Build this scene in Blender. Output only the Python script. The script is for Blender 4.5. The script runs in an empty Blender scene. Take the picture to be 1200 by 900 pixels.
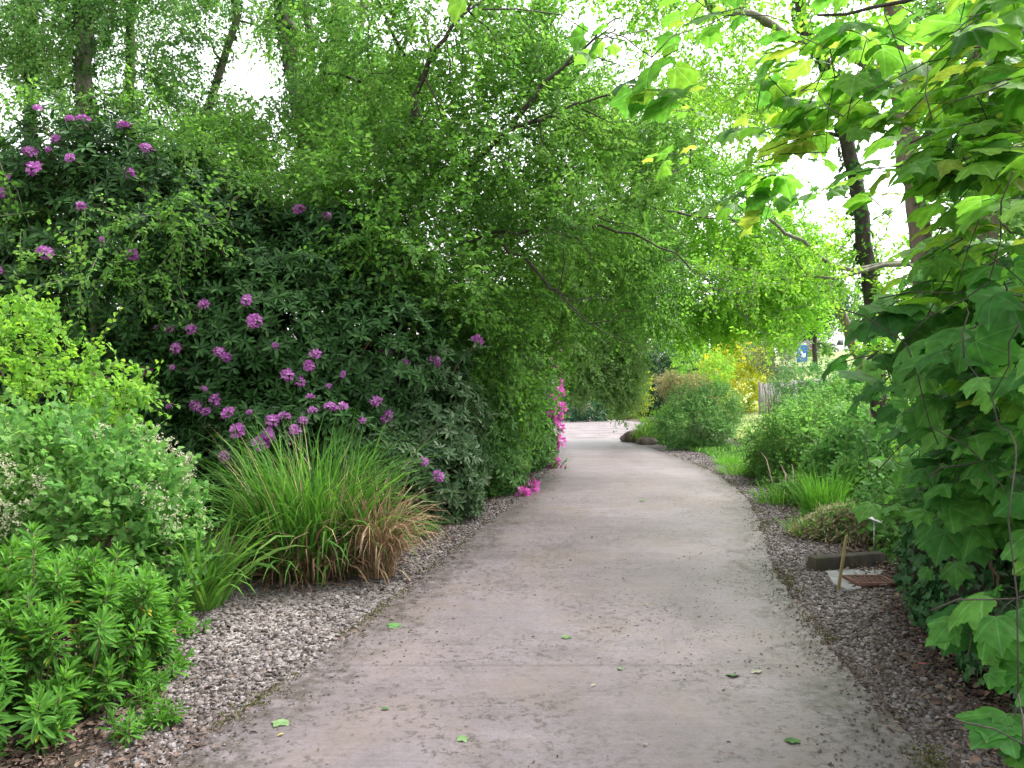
import bpy, math, random
import numpy as np
from mathutils import Vector
rng = np.random.default_rng(11)
random.seed(11)
scene = bpy.context.scene
COL = scene.collection
F_PX, HZ, CAM_H = 900.0, 462.0, 1.6

def W(px, py, Y):
    """a point Y metres ahead of the camera, from its place in the 1200x900 photograph"""
    return np.array([(px - 600) / F_PX * Y, Y, CAM_H + (HZ - py) / F_PX * Y])
def G(px, py, z=0.0):
    """point on the ground"""
    Y = (CAM_H - z) * F_PX / (py - HZ)
    return np.array([(px - 600) / F_PX * Y, Y, z])

# ------------------------------------------------------------------ helpers
def unit(a):
    return a / np.maximum(np.linalg.norm(a, axis=-1, keepdims=True), 1e-9)

def vnoise(p, scale, seed=0):
    """smooth 3D value noise 0..1"""
    q = np.asarray(p, float) * scale + seed * 17.31
    i = np.floor(q).astype(np.int64); f = q - i
    f = f * f * (3 - 2 * f)
    def h(a, b, c):
        n = (a * 374761393 + b * 668265263 + c * 2147483647 + seed * 974634777) & 0x7fffffff
        n = ((n ^ (n >> 13)) * 1274126177) & 0x7fffffff
        n = (n ^ (n >> 16)) & 0xffff
        return n / 65535.0
    r = 0
    for a in (0, 1):
        for b in (0, 1):
            for c in (0, 1):
                w = (f[:, 0] if a else 1 - f[:, 0]) * (f[:, 1] if b else 1 - f[:, 1]) * (f[:, 2] if c else 1 - f[:, 2])
                r = r + w * h(i[:, 0] + a, i[:, 1] + b, i[:, 2] + c)
    return r

def prop(o, label=None, cat=None, group=None, kind=None):
    if label: o['label'] = label
    if cat: o['category'] = cat
    if group: o['group'] = group
    if kind: o['kind'] = kind
    return o

def empty(name, loc, label, cat, group=None):
    o = bpy.data.objects.new(name, None); COL.objects.link(o)
    o.location = [float(v) for v in loc]; o.empty_display_size = .2
    return prop(o, label, cat, group)

class Acc:
    """collects polygons; build() links them as ONE mesh object"""
    def __init__(s):
        s.V, s.L, s.T, s.tint, s.uv, s.n = [], [], [], [], [], 0
    def add(s, verts, faces, tint=None, uv=None):
        """verts (n,3); faces: list of tuples"""
        verts = np.asarray(verts, np.float32)
        s.V.append(verts)
        s.T.append(np.array([len(f) for f in faces], np.int32))
        lp = np.concatenate([np.array(f, np.int64) for f in faces])
        s.L.append(lp + s.n)
        s.tint.append(np.full(len(faces), .5 if tint is None else tint, np.float32) if np.isscalar(tint) or tint is None else np.asarray(tint, np.float32))
        s.uv.append(np.zeros((len(lp), 2), np.float32) if uv is None else np.asarray(uv, np.float32)[lp])
        s.n += len(verts)
    def inst(s, tm, P, D, N, S, tint, wid=1.0):
        """many copies of a leaf template: x along D, z along N"""
        tv, tf = tm
        P = np.asarray(P, float); D = unit(np.asarray(D, float)); n = len(P)
        if n == 0: return
        B = unit(np.cross(N, D)); N2 = np.cross(D, B)
        S = np.broadcast_to(np.asarray(S, float), (n,))
        wd = np.broadcast_to(np.asarray(wid, float), (n,))
        v = P[:, None] + S[:, None, None] * (tv[None, :, 0:1] * D[:, None] + wd[:, None, None] * tv[None, :, 1:2] * B[:, None] + tv[None, :, 2:3] * N2[:, None])
        k = len(tv)
        lp = np.concatenate([np.array(f, np.int64) for f in tf])
        s.V.append(v.reshape(-1, 3).astype(np.float32))
        s.L.append((lp[None] + (np.arange(n) * k)[:, None] + s.n).ravel())
        s.T.append(np.tile(np.array([len(f) for f in tf], np.int32), n))
        s.tint.append(np.repeat(np.broadcast_to(np.clip(tint, 0, 1), (n,)).astype(np.float32), len(tf)))
        s.uv.append(np.tile(tv[lp][:, :2].astype(np.float32), (n, 1)))
        s.n += n * k
    def strips(s, Pts, Wd, Sd, tint):
        """ribbons: Pts (n,m,3), half widths Wd (n,m), side vectors Sd (n,3)"""
        n, m, _ = Pts.shape
        a = Pts - Wd[..., None] * Sd[:, None]; b = Pts + Wd[..., None] * Sd[:, None]
        v = np.stack([a, b], 2).reshape(n, m * 2, 3)
        f = np.array([[2*i, 2*i+1, 2*i+3, 2*i+2] for i in range(m-1)])
        s.V.append(v.reshape(-1, 3).astype(np.float32))
        s.L.append((f.ravel()[None] + (np.arange(n) * m * 2)[:, None] + s.n).ravel())
        s.T.append(np.full(n * (m-1), 4, np.int32))
        s.tint.append((np.repeat(tint, m-1)).astype(np.float32))
        s.uv.append(np.zeros((n * (m-1) * 4, 2), np.float32))
        s.n += n * m * 2
    def tube(s, pts, rad, sides=6, tint=.5):
        pts = np.asarray(pts, float); m = len(pts)
        rad = np.broadcast_to(np.asarray(rad, float), (m,))
        t = unit(np.gradient(pts, axis=0))
        ref = np.array([0., 0, 1]) if abs(t[0, 2]) < .8 else np.array([1., 0, 0])
        u = unit(np.cross(t, ref)); w = np.cross(t, u)
        an = np.linspace(0, 2*math.pi, sides, endpoint=False)
        v = pts[:, None] + rad[:, None, None] * (np.cos(an)[None, :, None] * u[:, None] + np.sin(an)[None, :, None] * w[:, None])
        f = [(i*sides+j, i*sides+(j+1) % sides, (i+1)*sides+(j+1) % sides, (i+1)*sides+j) for i in range(m-1) for j in range(sides)]
        f.append(tuple(range(sides))[::-1]); f.append(tuple((m-1)*sides+j for j in range(sides)))
        s.add(v.reshape(-1, 3), f, tint)
    def box(s, c, d, rz=0, tint=.5, taper=1):
        x, y, z = [k/2 for k in d]
        v = np.array([[-x,-y,-z],[x,-y,-z],[x,y,-z],[-x,y,-z],[-x*taper,-y*taper,z],[x*taper,-y*taper,z],[x*taper,y*taper,z],[-x*taper,y*taper,z]])
        cz, sz = math.cos(rz), math.sin(rz)
        v = np.stack([v[:,0]*cz - v[:,1]*sz, v[:,0]*sz + v[:,1]*cz, v[:,2]], 1) + np.array(c)
        s.add(v, [(0,3,2,1),(4,5,6,7),(0,1,5,4),(1,2,6,5),(2,3,7,6),(3,0,4,7)], tint)
    def build(s, name, mat, parent=None, smooth=False, bevel=0):
        me = bpy.data.meshes.new(name)
        V = np.concatenate(s.V)
        if parent is not None: V = V - np.array(parent.location, np.float32)
        Lp = np.concatenate(s.L).astype(np.int32); T = np.concatenate(s.T)
        me.vertices.add(len(V)); me.vertices.foreach_set('co', V.ravel().astype(np.float32))
        me.loops.add(len(Lp)); me.loops.foreach_set('vertex_index', Lp)
        me.polygons.add(len(T)); st = np.zeros(len(T), np.int32); st[1:] = np.cumsum(T)[:-1]
        me.polygons.foreach_set('loop_start', st)
        me.update(calc_edges=True)
        a = me.attributes.new('tint', 'FLOAT', 'FACE'); a.data.foreach_set('value', np.concatenate(s.tint))
        u = me.uv_layers.new(name='UVMap'); u.data.foreach_set('uv', np.concatenate(s.uv).ravel())
        if smooth: me.polygons.foreach_set('use_smooth', np.ones(len(T), bool))
        me.materials.append(mat)
        o = bpy.data.objects.new(name, me); COL.objects.link(o)
        if parent is not None: o.parent = parent
        if bevel:
            b = o.modifiers.new('bevel', 'BEVEL'); b.width = bevel; b.segments = 2
        return o

# ------------------------------------------------------------------ leaf templates
def t_arr(v): return np.array(v, float)
DIAMOND = (t_arr([[0,0,0],[.45,.3,.07],[1,0,-.06],[.45,-.3,.07]]), [(0,2,1),(0,3,2)])
OVATE = (t_arr([[0,0,0],[.28,.27,.07],[.68,.23,.04],[1,0,-.12],[.68,-.23,.04],[.28,-.27,.07]]), [(0,3,2,1),(0,5,4,3)])
LANCE = (t_arr([[0,0,0],[.35,.14,.04],[.75,.13,-.02],[1,0,-.14],[.75,-.13,-.02],[.35,-.14,.04]]), [(0,3,2,1),(0,5,4,3)])
PETAL = (t_arr([[0,0,0],[.5,.2,.03],[.95,.22,.1],[1.05,0,.05],[.95,-.22,.1],[.5,-.2,.03]]), [(0,3,2,1),(0,5,4,3)])

def palmate(curl=.25, fold=.12, teeth=True, lobes5=True, ripple=.03):
    """five-lobed toothed maple blade, petiole joint at the origin, length about 1"""
    half = [(0,0,0)]
    if lobes5:
        prof = [(-.06,.06),(-.13,.17),(-.14,.30),(-.07,.40),(.02,.42),(.10,.47),(.17,.45),(.23,.55),(.34,.60),(.44,.69),(.54,.67),(.575,.57),
                (.65,.51),(.65,.42),(.625,.36),(.71,.34),(.76,.27),(.85,.24),(.88,.15),(.95,.09),(1.05,0.)]
    else:
        prof = [(-.05,.15),(.0,.35),(.12,.5),(.25,.45),(.3,.3),(.5,.42),(.6,.3),(.7,.3),(.72,.16),(1,0)]
    pts = [(0.,0.)] + prof
    up = [(x, y) for x, y in prof]
    dn = [(x, -y) for x, y in prof[:-1]][::-1]
    outline = up + dn
    rings = [0.5, 1.0]
    V = [(0,0)]
    for r in rings: V += [(x*r, y*r) for x, y in outline]
    V = np.array(V, float); n = len(outline)
    x, y = V[:,0], V[:,1]
    ang = np.abs(np.arctan2(y, x + 1e-6)); rad = np.hypot(x, y)
    ribs = np.array([0, .9, 2.0])
    dist = np.min(np.abs(ang[:,None]-ribs[None]), 1)
    z = fold*rad*np.minimum(dist*2.2, .8) - curl*rad**2 + ripple*np.sin(9*x+4*y)*rad - curl*.5*np.abs(y)**1.5
    F = []
    for i in range(n-1):
        F.append((0, 1+i+1, 1+i))
        F.append((1+i, 1+i+1, 1+n+i+1, 1+n+i))
    return np.stack([x, y, z], 1), F
MAPLES = [palmate(.16,.09), palmate(.34,.12), palmate(.06,.07), palmate(.24,.15,ripple=.05), palmate(.5,.10,ripple=.045)]
SMALL_MAPLE = palmate(.2,.1,lobes5=False)
def ivy_t():
    o = [(-.08,.2),(.02,.42),(.2,.3),(.42,.46),(.5,.24),(1,0)]
    pts = o + [(x,-y) for x,y in o[:-1]][::-1]
    V = np.array([(0.05,0,0.03)] + [(x,y,-.12*(x*x)-.1*abs(y)) for x,y in pts])
    n = len(pts)
    return V, [(0,1+i+1,1+i) for i in range(n-1)]
IVY = ivy_t()

# ------------------------------------------------------------------ materials
def newmat(name):
    m = bpy.data.materials.new(name); m.use_nodes = True
    nt = m.node_tree; nt.nodes.clear()
    out = nt.nodes.new('ShaderNodeOutputMaterial')
    return m, nt, out
def N(nt, typ, **kw):
    n = nt.nodes.new(typ)
    for k, v in kw.items():
        if k.startswith('i_'):
            key = k[2:]; key = int(key) if key.isdigit() else key.replace('_', ' ')
            n.inputs[key].default_value = v
        else: setattr(n, k, v)
    return n
def ramp(nt, stops, interp='LINEAR'):
    r = nt.nodes.new('ShaderNodeValToRGB'); e = r.color_ramp; e.interpolation = interp
    while len(e.elements) < len(stops): e.elements.new(.5)
    for el, (p, c) in zip(e.elements, stops):
        el.position = p; el.color = (*c, 1) if len(c) == 3 else c
    return r
def mixc(nt, f, a, b, mode='MIX'):
    m = nt.nodes.new('ShaderNodeMix'); m.data_type = 'RGBA'; m.blend_type = mode
    for i, v in ((0, f), (6, a), (7, b)):
        if hasattr(v, 'is_linked'): nt.links.new(v, m.inputs[i])
        else: m.inputs[i].default_value = v if i == 0 else (*v, 1)
    return m.outputs[2]
def grey(v): return (v, v, v)

def leaf_mat(name, cols, trans=.38, rough=.55, spec=.10, veins=False, tgain=1.5, thue=.492):
    m, nt, out = newmat(name); L = nt.links.new
    at = N(nt, 'ShaderNodeAttribute', attribute_name='tint')
    r = ramp(nt, [(i/(len(cols)-1), c) for i, c in enumerate(cols)])
    L(at.outputs['Fac'], r.inputs[0])
    tc = N(nt, 'ShaderNodeTexCoord')
    nz = N(nt, 'ShaderNodeTexNoise', i_Scale=26., i_Detail=2.); L(tc.outputs['Object'], nz.inputs['Vector'])
    nr = ramp(nt, [(.3, grey(.72)), (.7, grey(1.2))]); L(nz.outputs['Fac'], nr.inputs[0])
    col = mixc(nt, 1., r.outputs[0], nr.outputs[0], 'MULTIPLY')
    ds = N(nt, 'ShaderNodeHueSaturation', i_Saturation=.9); L(col, ds.inputs['Color']); col = ds.outputs[0]
    if veins:
        bn = N(nt, 'ShaderNodeTexNoise', i_Scale=55., i_Detail=3., i_Roughness=.6); L(tc.outputs['Object'], bn.inputs['Vector'])
        br = ramp(nt, [(.66, grey(0)), (.70, grey(.75))]); L(bn.outputs['Fac'], br.inputs[0]); col = mixc(nt, br.outputs[0], col, (.13,.10,.03))
        uv = N(nt, 'ShaderNodeUVMap', uv_map='UVMap')
        sp = N(nt, 'ShaderNodeSeparateXYZ'); L(uv.outputs[0], sp.inputs[0])
        ay = N(nt, 'ShaderNodeMath', operation='ABSOLUTE'); L(sp.outputs[1], ay.inputs[0])
        best = None
        for a in (0, .9, 2.0):
            # distance of the point from the rib line that leaves the joint at angle a
            c1 = N(nt, 'ShaderNodeMath', operation='MULTIPLY'); L(sp.outputs[0], c1.inputs[0]); c1.inputs[1].default_value = -math.sin(a)
            c2 = N(nt, 'ShaderNodeMath', operation='MULTIPLY_ADD'); L(ay.outputs[0], c2.inputs[0]); c2.inputs[1].default_value = math.cos(a); L(c1.outputs[0], c2.inputs[2])
            c3 = N(nt, 'ShaderNodeMath', operation='ABSOLUTE'); L(c2.outputs[0], c3.inputs[0])
            if best is None: best = c3
            else:
                mn = N(nt, 'ShaderNodeMath', operation='MINIMUM'); L(best.outputs[0], mn.inputs[0]); L(c3.outputs[0], mn.inputs[1]); best = mn
        vr = ramp(nt, [(0, grey(1)), (.012, grey(.7)), (.03, grey(0))]); L(best.outputs[0], vr.inputs[0])
        lt = N(nt, 'ShaderNodeHueSaturation', i_Saturation=.8, i_Value=1.55); L(col, lt.inputs['Color'])
        f = N(nt, 'ShaderNodeMath', operation='MULTIPLY', i_1=.55); L(vr.outputs[0], f.inputs[0])
        col = mixc(nt, f.outputs[0], col, lt.outputs[0])
    pb = N(nt, 'ShaderNodeBsdfPrincipled', i_Roughness=rough); pb.inputs['Specular IOR Level'].default_value = spec
    L(col, pb.inputs['Base Color'])
    hs = N(nt, 'ShaderNodeHueSaturation', i_Hue=thue, i_Saturation=1.1, i_Value=tgain); L(col, hs.inputs['Color'])
    tr = N(nt, 'ShaderNodeBsdfTranslucent'); L(hs.outputs[0], tr.inputs['Color'])
    mx = N(nt, 'ShaderNodeMixShader', i_0=trans); L(pb.outputs[0], mx.inputs[1]); L(tr.outputs[0], mx.inputs[2])
    L(mx.outputs[0], out.inputs[0])
    return m

def bark_mat(name, c0, c1, scale=14, moss=None):
    m, nt, out = newmat(name); L = nt.links.new
    tc = N(nt, 'ShaderNodeTexCoord')
    mp = N(nt, 'ShaderNodeMapping'); mp.inputs['Scale'].default_value = (1, 1, .25); L(tc.outputs['Object'], mp.inputs[0])
    nz = N(nt, 'ShaderNodeTexNoise', i_Scale=float(scale), i_Detail=6., i_Roughness=.65); L(mp.outputs[0], nz.inputs['Vector'])
    r = ramp(nt, [(.32, c0), (.68, c1)]); L(nz.outputs['Fac'], r.inputs[0])
    col = r.outputs[0]
    if moss:
        n2 = N(nt, 'ShaderNodeTexNoise', i_Scale=4., i_Detail=4.); L(tc.outputs['Object'], n2.inputs['Vector'])
        r2 = ramp(nt, [(.45, grey(0)), (.6, grey(1))]); L(n2.outputs['Fac'], r2.inputs[0])
        col = mixc(nt, r2.outputs[0], col, moss)
    pb = N(nt, 'ShaderNodeBsdfPrincipled', i_Roughness=.9); L(col, pb.inputs['Base Color'])
    bp = N(nt, 'ShaderNodeBump', i_Strength=.7, i_Distance=.03); L(nz.outputs['Fac'], bp.inputs['Height']); L(bp.outputs[0], pb.inputs['Normal'])
    L(pb.outputs[0], out.inputs[0])
    return m

def plain_mat(name, c, rough=.6, metal=0., var=.25, scale=20.):
    m, nt, out = newmat(name); L = nt.links.new
    tc = N(nt, 'ShaderNodeTexCoord')
    nz = N(nt, 'ShaderNodeTexNoise', i_Scale=scale, i_Detail=5.); L(tc.outputs['Object'], nz.inputs['Vector'])
    r = ramp(nt, [(.3, tuple(k*(1-var) for k in c)), (.7, tuple(min(1, k*(1+var)) for k in c))]); L(nz.outputs['Fac'], r.inputs[0])
    pb = N(nt, 'ShaderNodeBsdfPrincipled', i_Roughness=rough, i_Metallic=metal); L(r.outputs[0], pb.inputs['Base Color'])
    L(pb.outputs[0], out.inputs[0])
    return m

def tint_mat(name, cols, rough=.85):
    m, nt, out = newmat(name); L = nt.links.new
    at = N(nt, 'ShaderNodeAttribute', attribute_name='tint')
    r = ramp(nt, [(i/(len(cols)-1), c) for i, c in enumerate(cols)]); L(at.outputs['Fac'], r.inputs[0])
    tc = N(nt, 'ShaderNodeTexCoord')
    nz = N(nt, 'ShaderNodeTexNoise', i_Scale=60., i_Detail=3.); L(tc.outputs['Object'], nz.inputs['Vector'])
    nr = ramp(nt, [(.3, grey(.7)), (.7, grey(1.15))]); L(nz.outputs['Fac'], nr.inputs[0])
    pb = N(nt, 'ShaderNodeBsdfPrincipled', i_Roughness=rough); L(mixc(nt, 1., r.outputs[0], nr.outputs[0], 'MULTIPLY'), pb.inputs['Base Color'])
    L(pb.outputs[0], out.inputs[0])
    return m

M = {}
M['rhodo'] = leaf_mat('rhododendron leaf', [(.011,.044,.008),(.02,.078,.012),(.034,.115,.018),(.06,.16,.03)], .22, .45, .17)
M['rhodo_grey'] = leaf_mat('greyish rhododendron leaf', [(.022,.07,.02),(.045,.115,.034),(.09,.17,.065),(.21,.26,.16)], .24, .45, .2)
M['rhodo_edge'] = leaf_mat('roadside rhododendron leaf', [(.025,.10,.016),(.055,.175,.028),(.10,.25,.045),(.19,.34,.10)], .38, .45, .2)
M['beech'] = leaf_mat('beech leaf', [(.045,.14,.015),(.08,.225,.025),(.125,.305,.036),(.21,.40,.065)], .52)
M['pale'] = leaf_mat('pale weeping leaf', [(.085,.20,.04),(.14,.29,.065),(.20,.36,.095),(.30,.43,.16)], .5)
M['lime'] = leaf_mat('lime leaf', [(.085,.27,.014),(.14,.38,.02),(.21,.47,.03),(.32,.53,.05)], .55)
M['back'] = leaf_mat('background tree leaf', [(.055,.16,.03),(.09,.24,.046),(.14,.32,.062),(.23,.41,.095)], .54)
M['ivyclad'] = leaf_mat('ivy on trunk leaf', [(.015,.065,.012),(.03,.11,.018),(.05,.15,.025)], .25)
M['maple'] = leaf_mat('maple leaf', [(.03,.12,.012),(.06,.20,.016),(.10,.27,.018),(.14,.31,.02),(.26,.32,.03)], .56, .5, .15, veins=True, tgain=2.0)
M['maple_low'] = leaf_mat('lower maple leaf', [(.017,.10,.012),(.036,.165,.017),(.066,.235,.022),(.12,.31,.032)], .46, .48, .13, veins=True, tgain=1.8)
M['ivy'] = leaf_mat('ivy leaf', [(.012,.06,.016),(.022,.10,.024),(.04,.15,.034),(.08,.2,.05)], .22, .42, .3)
M['spurge'] = leaf_mat('spurge leaf', [(.035,.14,.012),(.06,.20,.016),(.09,.27,.02),(.13,.32,.03),(.45,.38,.02)], .36, .5)
M['field'] = leaf_mat('hedge maple leaf', [(.075,.23,.016),(.125,.33,.024),(.19,.42,.03),(.27,.49,.04)], .5)
M['white_shrub'] = leaf_mat('white flowered shrub leaf', [(.05,.17,.028),(.085,.25,.042),(.14,.33,.06),(.24,.42,.11)], .48)
M['blossom'] = leaf_mat('cream blossom', [(.35,.36,.2),(.5,.5,.34),(.62,.62,.48)], .4, .7, .1)
M['purple'] = leaf_mat('purple petal', [(.28,.05,.30),(.43,.10,.43),(.55,.17,.54),(.66,.32,.63)], .4, .6, .2, tgain=1.25, thue=.5)
M['magenta'] = leaf_mat('magenta petal', [(.42,.04,.32),(.58,.075,.43),(.67,.12,.50),(.72,.24,.58)], .4, .6, .2, tgain=1.25, thue=.5)
M['blade'] = leaf_mat('grass blade', [(.03,.12,.010),(.055,.18,.014),(.09,.24,.022),(.17,.30,.045)], .38, .5)
M['blade_bright'] = leaf_mat('bright grass blade', [(.05,.19,.012),(.085,.27,.018),(.13,.34,.024)], .4)
M['lawn_blade'] = leaf_mat('lawn blade', [(.14,.23,.05),(.24,.31,.09),(.36,.38,.15)], .35)
M['straw'] = leaf_mat('dry straw blade', [(.12,.07,.04),(.22,.135,.07),(.38,.26,.14),(.52,.40,.25)], .25, .7, .15)
M['shrub_mid'] = leaf_mat('mid green shrub leaf', [(.05,.16,.026),(.085,.235,.036),(.125,.30,.05),(.20,.38,.08)], .48)
M['shrub_blue'] = leaf_mat('bluish shrub leaf', [(.045,.15,.034),(.08,.22,.05),(.125,.29,.068),(.20,.37,.11)], .45)
M['yellow'] = leaf_mat('golden shrub leaf', [(.10,.20,.012),(.26,.37,.015),(.44,.49,.02),(.58,.54,.03)], .5)
M['moss'] = leaf_mat('moss', [(.05,.055,.015),(.09,.10,.022),(.15,.15,.04)], .15, .8, .05)
M['hay'] = leaf_mat('dry hay', [(.10,.09,.035),(.19,.165,.08),(.30,.26,.14),(.42,.37,.22)], .2, .7, .1)
M['dark'] = leaf_mat('dark hedge leaf', [(.012,.04,.018),(.022,.065,.028),(.035,.09,.036)], .15)
M['conifer'] = leaf_mat('dark conifer sprig', [(.018,.075,.03),(.03,.11,.045),(.045,.15,.055)], .2)
M['bronze'] = leaf_mat('bronze shrub leaf', [(.10,.12,.04),(.19,.20,.07),(.32,.28,.13)], .4)
M['broad'] = leaf_mat('broad weed leaf', [(.05,.18,.03),(.09,.25,.045),(.14,.32,.06)], .38)
M['far'] = leaf_mat('far woodland leaf', [(.05,.15,.025),(.085,.21,.035),(.13,.27,.05),(.18,.33,.07)], .45)
M['fallen'] = leaf_mat('fallen green leaf', [(.05,.14,.03),(.10,.22,.06),(.20,.29,.13)], .1, .5)
M['fallen_yellow'] = leaf_mat('fallen yellow leaf', [(.5,.42,.05),(.6,.5,.12)], .1, .5)
M['fallen_pale'] = leaf_mat('fallen pale leaf', [(.26,.26,.18),(.32,.33,.24)], .1, .5)
M['fallen_red'] = leaf_mat('fallen red leaf', [(.4,.05,.06),(.5,.08,.08)], .1, .5)
M['litter'] = tint_mat('brown litter', [(.03,.018,.013),(.075,.044,.032),(.14,.088,.062),(.26,.19,.14)])
M['stone'] = tint_mat('gravel stone', [(.035,.027,.024),(.075,.058,.05),(.12,.098,.092),(.175,.15,.15),(.28,.255,.26)])
M['debris'] = tint_mat('dark debris', [(.03,.024,.02),(.08,.06,.045)])
M['bark'] = bark_mat('grey brown bark', (.06,.05,.04), (.17,.14,.11))
M['bark_moss'] = bark_mat('mossy bark', (.07,.066,.045), (.18,.165,.115), moss=(.085,.14,.04))
M['bark_dark'] = bark_mat('dark bark', (.025,.02,.016), (.07,.058,.045))
M['bark_warm'] = bark_mat('warm brown bark', (.085,.066,.045), (.20,.16,.11))
M['lichen'] = bark_mat('lichen bark', (.09,.085,.06), (.30,.29,.22))
M['stem'] = bark_mat('brown stem', (.06,.04,.025), (.16,.11,.07), 30)
M['green_stem'] = plain_mat('green stem', (.09,.16,.04), .6)

# ------------------------------------------------------------------ foliage generators
def pick(blobs, n, inner=.55, power=.6, core=.72):
    """points in the outer part of a union of ellipsoids: (positions, outward vectors)"""
    C = np.array([b[0] for b in blobs], float); R = np.array([b[1] for b in blobs], float)
    w = (R[:,0]*R[:,1] + R[:,1]*R[:,2] + R[:,0]*R[:,2]); w = w / w.sum()
    k = rng.choice(len(blobs), n, p=w)
    d = unit(rng.normal(size=(n, 3)))
    u = inner + (1-inner) * rng.random(n) ** power
    # uneven outline
    lump = .74 + .3 * vnoise(d*R[k] + C[k], 1.6, 3) + .26 * vnoise(d*R[k] + C[k], 3.7, 8)
    p = C[k] + R[k] * d * (u*lump)[:, None]
    ok = np.ones(n, bool)
    for j, (c, r) in enumerate(zip(C, R)):
        ok &= (k == j) | ((((p - c) / (r*core)) ** 2).sum(1) > 1)
    out = unit(d / R[k])
    ok &= p[:, 2] > .02
    return p[ok], out[ok]

def tints(p, n_each, base=.5, clump=.35, leaf=.18, scale=.9, seed=5):
    b = base + clump * (vnoise(p, scale, seed) - .5) * 2 * .8 + rng.normal(0, .10, len(p))
    return np.clip(np.repeat(b, n_each) + rng.normal(0, leaf, len(p)*n_each), 0, 1)

def sprays(acc, p, out, nl, L, ls, tm=DIAMOND, droop=.2, flat=.6, spread=.5, twig=None, base=.5, clump=.35, wid=1., tscale=.9, tr=.004, leafvar=.16):
    """leafy twigs: nl leaves alternate along each of the sprigs at p"""
    n = len(p)
    if n == 0: return
    d = unit(out + rng.normal(0, spread, (n, 3)) + np.array([0, 0, -droop]))
    up = np.array([0, 0, 1.])
    nn = unit(flat*up + (1-flat)*out + rng.normal(0, .35, (n, 3)))
    side = unit(np.cross(nn, d)); nn = np.cross(d, side)
    Ln = L * rng.uniform(.6, 1.25, n)
    t = (np.arange(nl) + rng.uniform(-.3, .3, (n, nl))) / nl
    sg = np.where(np.arange(nl) % 2, 1, -1)[None]
    sagv = -.25 * droop * (t**2) * Ln[:, None]
    P = p[:, None] + d[:, None] * ((t - .4) * Ln[:, None])[..., None]; P[..., 2] += sagv
    P = P + rng.normal(0, ls*.25, P.shape)
    ld = unit(d[:, None]*.55 + side[:, None]*sg[..., None]*.8 + rng.normal(0, .3, P.shape) + np.array([0, 0, -.18]))
    ln = unit(nn[:, None] + rng.normal(0, .4, P.shape))
    S = ls * rng.uniform(.65, 1.3, (n, nl)) * (1 - .35*np.abs(t - .45))
    acc.inst(tm, P.reshape(-1, 3), ld.reshape(-1, 3), ln.reshape(-1, 3), S.ravel(), tints(p, nl, base, clump, leafvar, tscale), wid)
    if twig is not None:
        m = 3; tt = np.array([-.4, .1, .6])
        Pt = p[:, None] + d[:, None]*(tt[None]*Ln[:, None])[..., None]
        Pt[..., 2] += -.25*droop*(np.clip(tt, 0, 1)[None]**2)*Ln[:, None]
        twig.strips(Pt, np.tile(np.array([tr, tr*.8, tr*.3]), (n, 1)), side, np.full(n, .5))

def whorls(acc, p, ax, nl, ls, tm=LANCE, open_=1.15, tint=None, jit=.25, wid=1.):
    """rosettes of nl leaves round the axis ax"""
    n = len(p)
    if n == 0: return
    ax = unit(ax); ref = unit(rng.normal(size=(n, 3))); u = unit(np.cross(ax, ref)); v = np.cross(ax, u)
    a = (np.arange(nl) / nl * 2*math.pi)[None] + rng.uniform(0, 6.3, (n, 1)) + rng.normal(0, .25, (n, nl))
    th = open_ + rng.normal(0, jit, (n, nl))
    rad = np.cos(a)[..., None]*u[:, None] + np.sin(a)[..., None]*v[:, None]
    D = np.cos(th)[..., None]*ax[:, None] + np.sin(th)[..., None]*rad + np.array([0, 0, -.12])
    Nn = ax[:, None]*np.sin(th)[..., None] - rad*np.cos(th)[..., None] + rng.normal(0, .15, D.shape)
    P = np.repeat(p[:, None], nl, 1) + rad*ls*.06
    S = ls * rng.uniform(.7, 1.2, (n, nl))
    acc.inst(tm, P.reshape(-1, 3), D.reshape(-1, 3), Nn.reshape(-1, 3), S.ravel(), tint if tint is not None else tints(p, nl), wid)

def curve(a, b, k=6, sag=0., wob=.06, lift=0.):
    a, b = np.array(a, float), np.array(b, float); t = np.linspace(0, 1, k)[:, None]
    L = np.linalg.norm(b - a)
    p = a + (b-a)*t
    p[:, 2] += (lift - sag) * L * (4*t*(1-t))[:, 0] * .5
    p[1:-1] += rng.normal(0, wob*L*.3, (k-2, 3))
    return p

def skeleton(acc, trunk, r0, r1, targets, rb=.035, sides=6, reach=None, wob=.1, tip=.006):
    """a trunk along the given points and limbs that grow from it, and from each other, to the targets"""
    trunk = np.array(trunk, float)
    k = max(8, len(trunk)*4)
    tt = np.linspace(0, len(trunk)-1, k); i = np.minimum(tt.astype(int), len(trunk)-2); f = (tt-i)[:, None]
    tp = trunk[i]*(1-f) + trunk[i+1]*f
    if k > 4: tp[2:-1] += rng.normal(0, r0*.15, (k-3, 3))
    tr = np.linspace(r0, r1, k); tr[0] *= 1.35
    acc.tube(tp, tr, 10)
    nodes = list(tp[k//4:]); nr = list(tr[k//4:])
    T = np.array(targets, float)
    if len(T) == 0: return
    dmin = np.min(np.linalg.norm(T[:, None]-tp[None], axis=2), 1)
    for j in np.argsort(dmin):
        q = T[j]; nd = np.array(nodes)
        dv = q - nd
        cost = np.linalg.norm(dv, axis=1) + .9*np.maximum(0, nd[:, 2]-q[2]-.1)
        b = int(np.argmin(cost)); L = np.linalg.norm(dv[b])
        if L < .12: continue
        kk = 4 if L < 1 else 6
        pts = curve(nd[b], q, kk, wob=wob, lift=.12)
        ra = min(nr[b]*.7, rb*(L**.6)+.004)
        rr = np.linspace(ra, max(tip, ra*.3), kk)
        acc.tube(pts, rr, sides if ra > .02 else 4)
        nodes += list(pts[1:]); nr += list(rr[1:])

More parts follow.
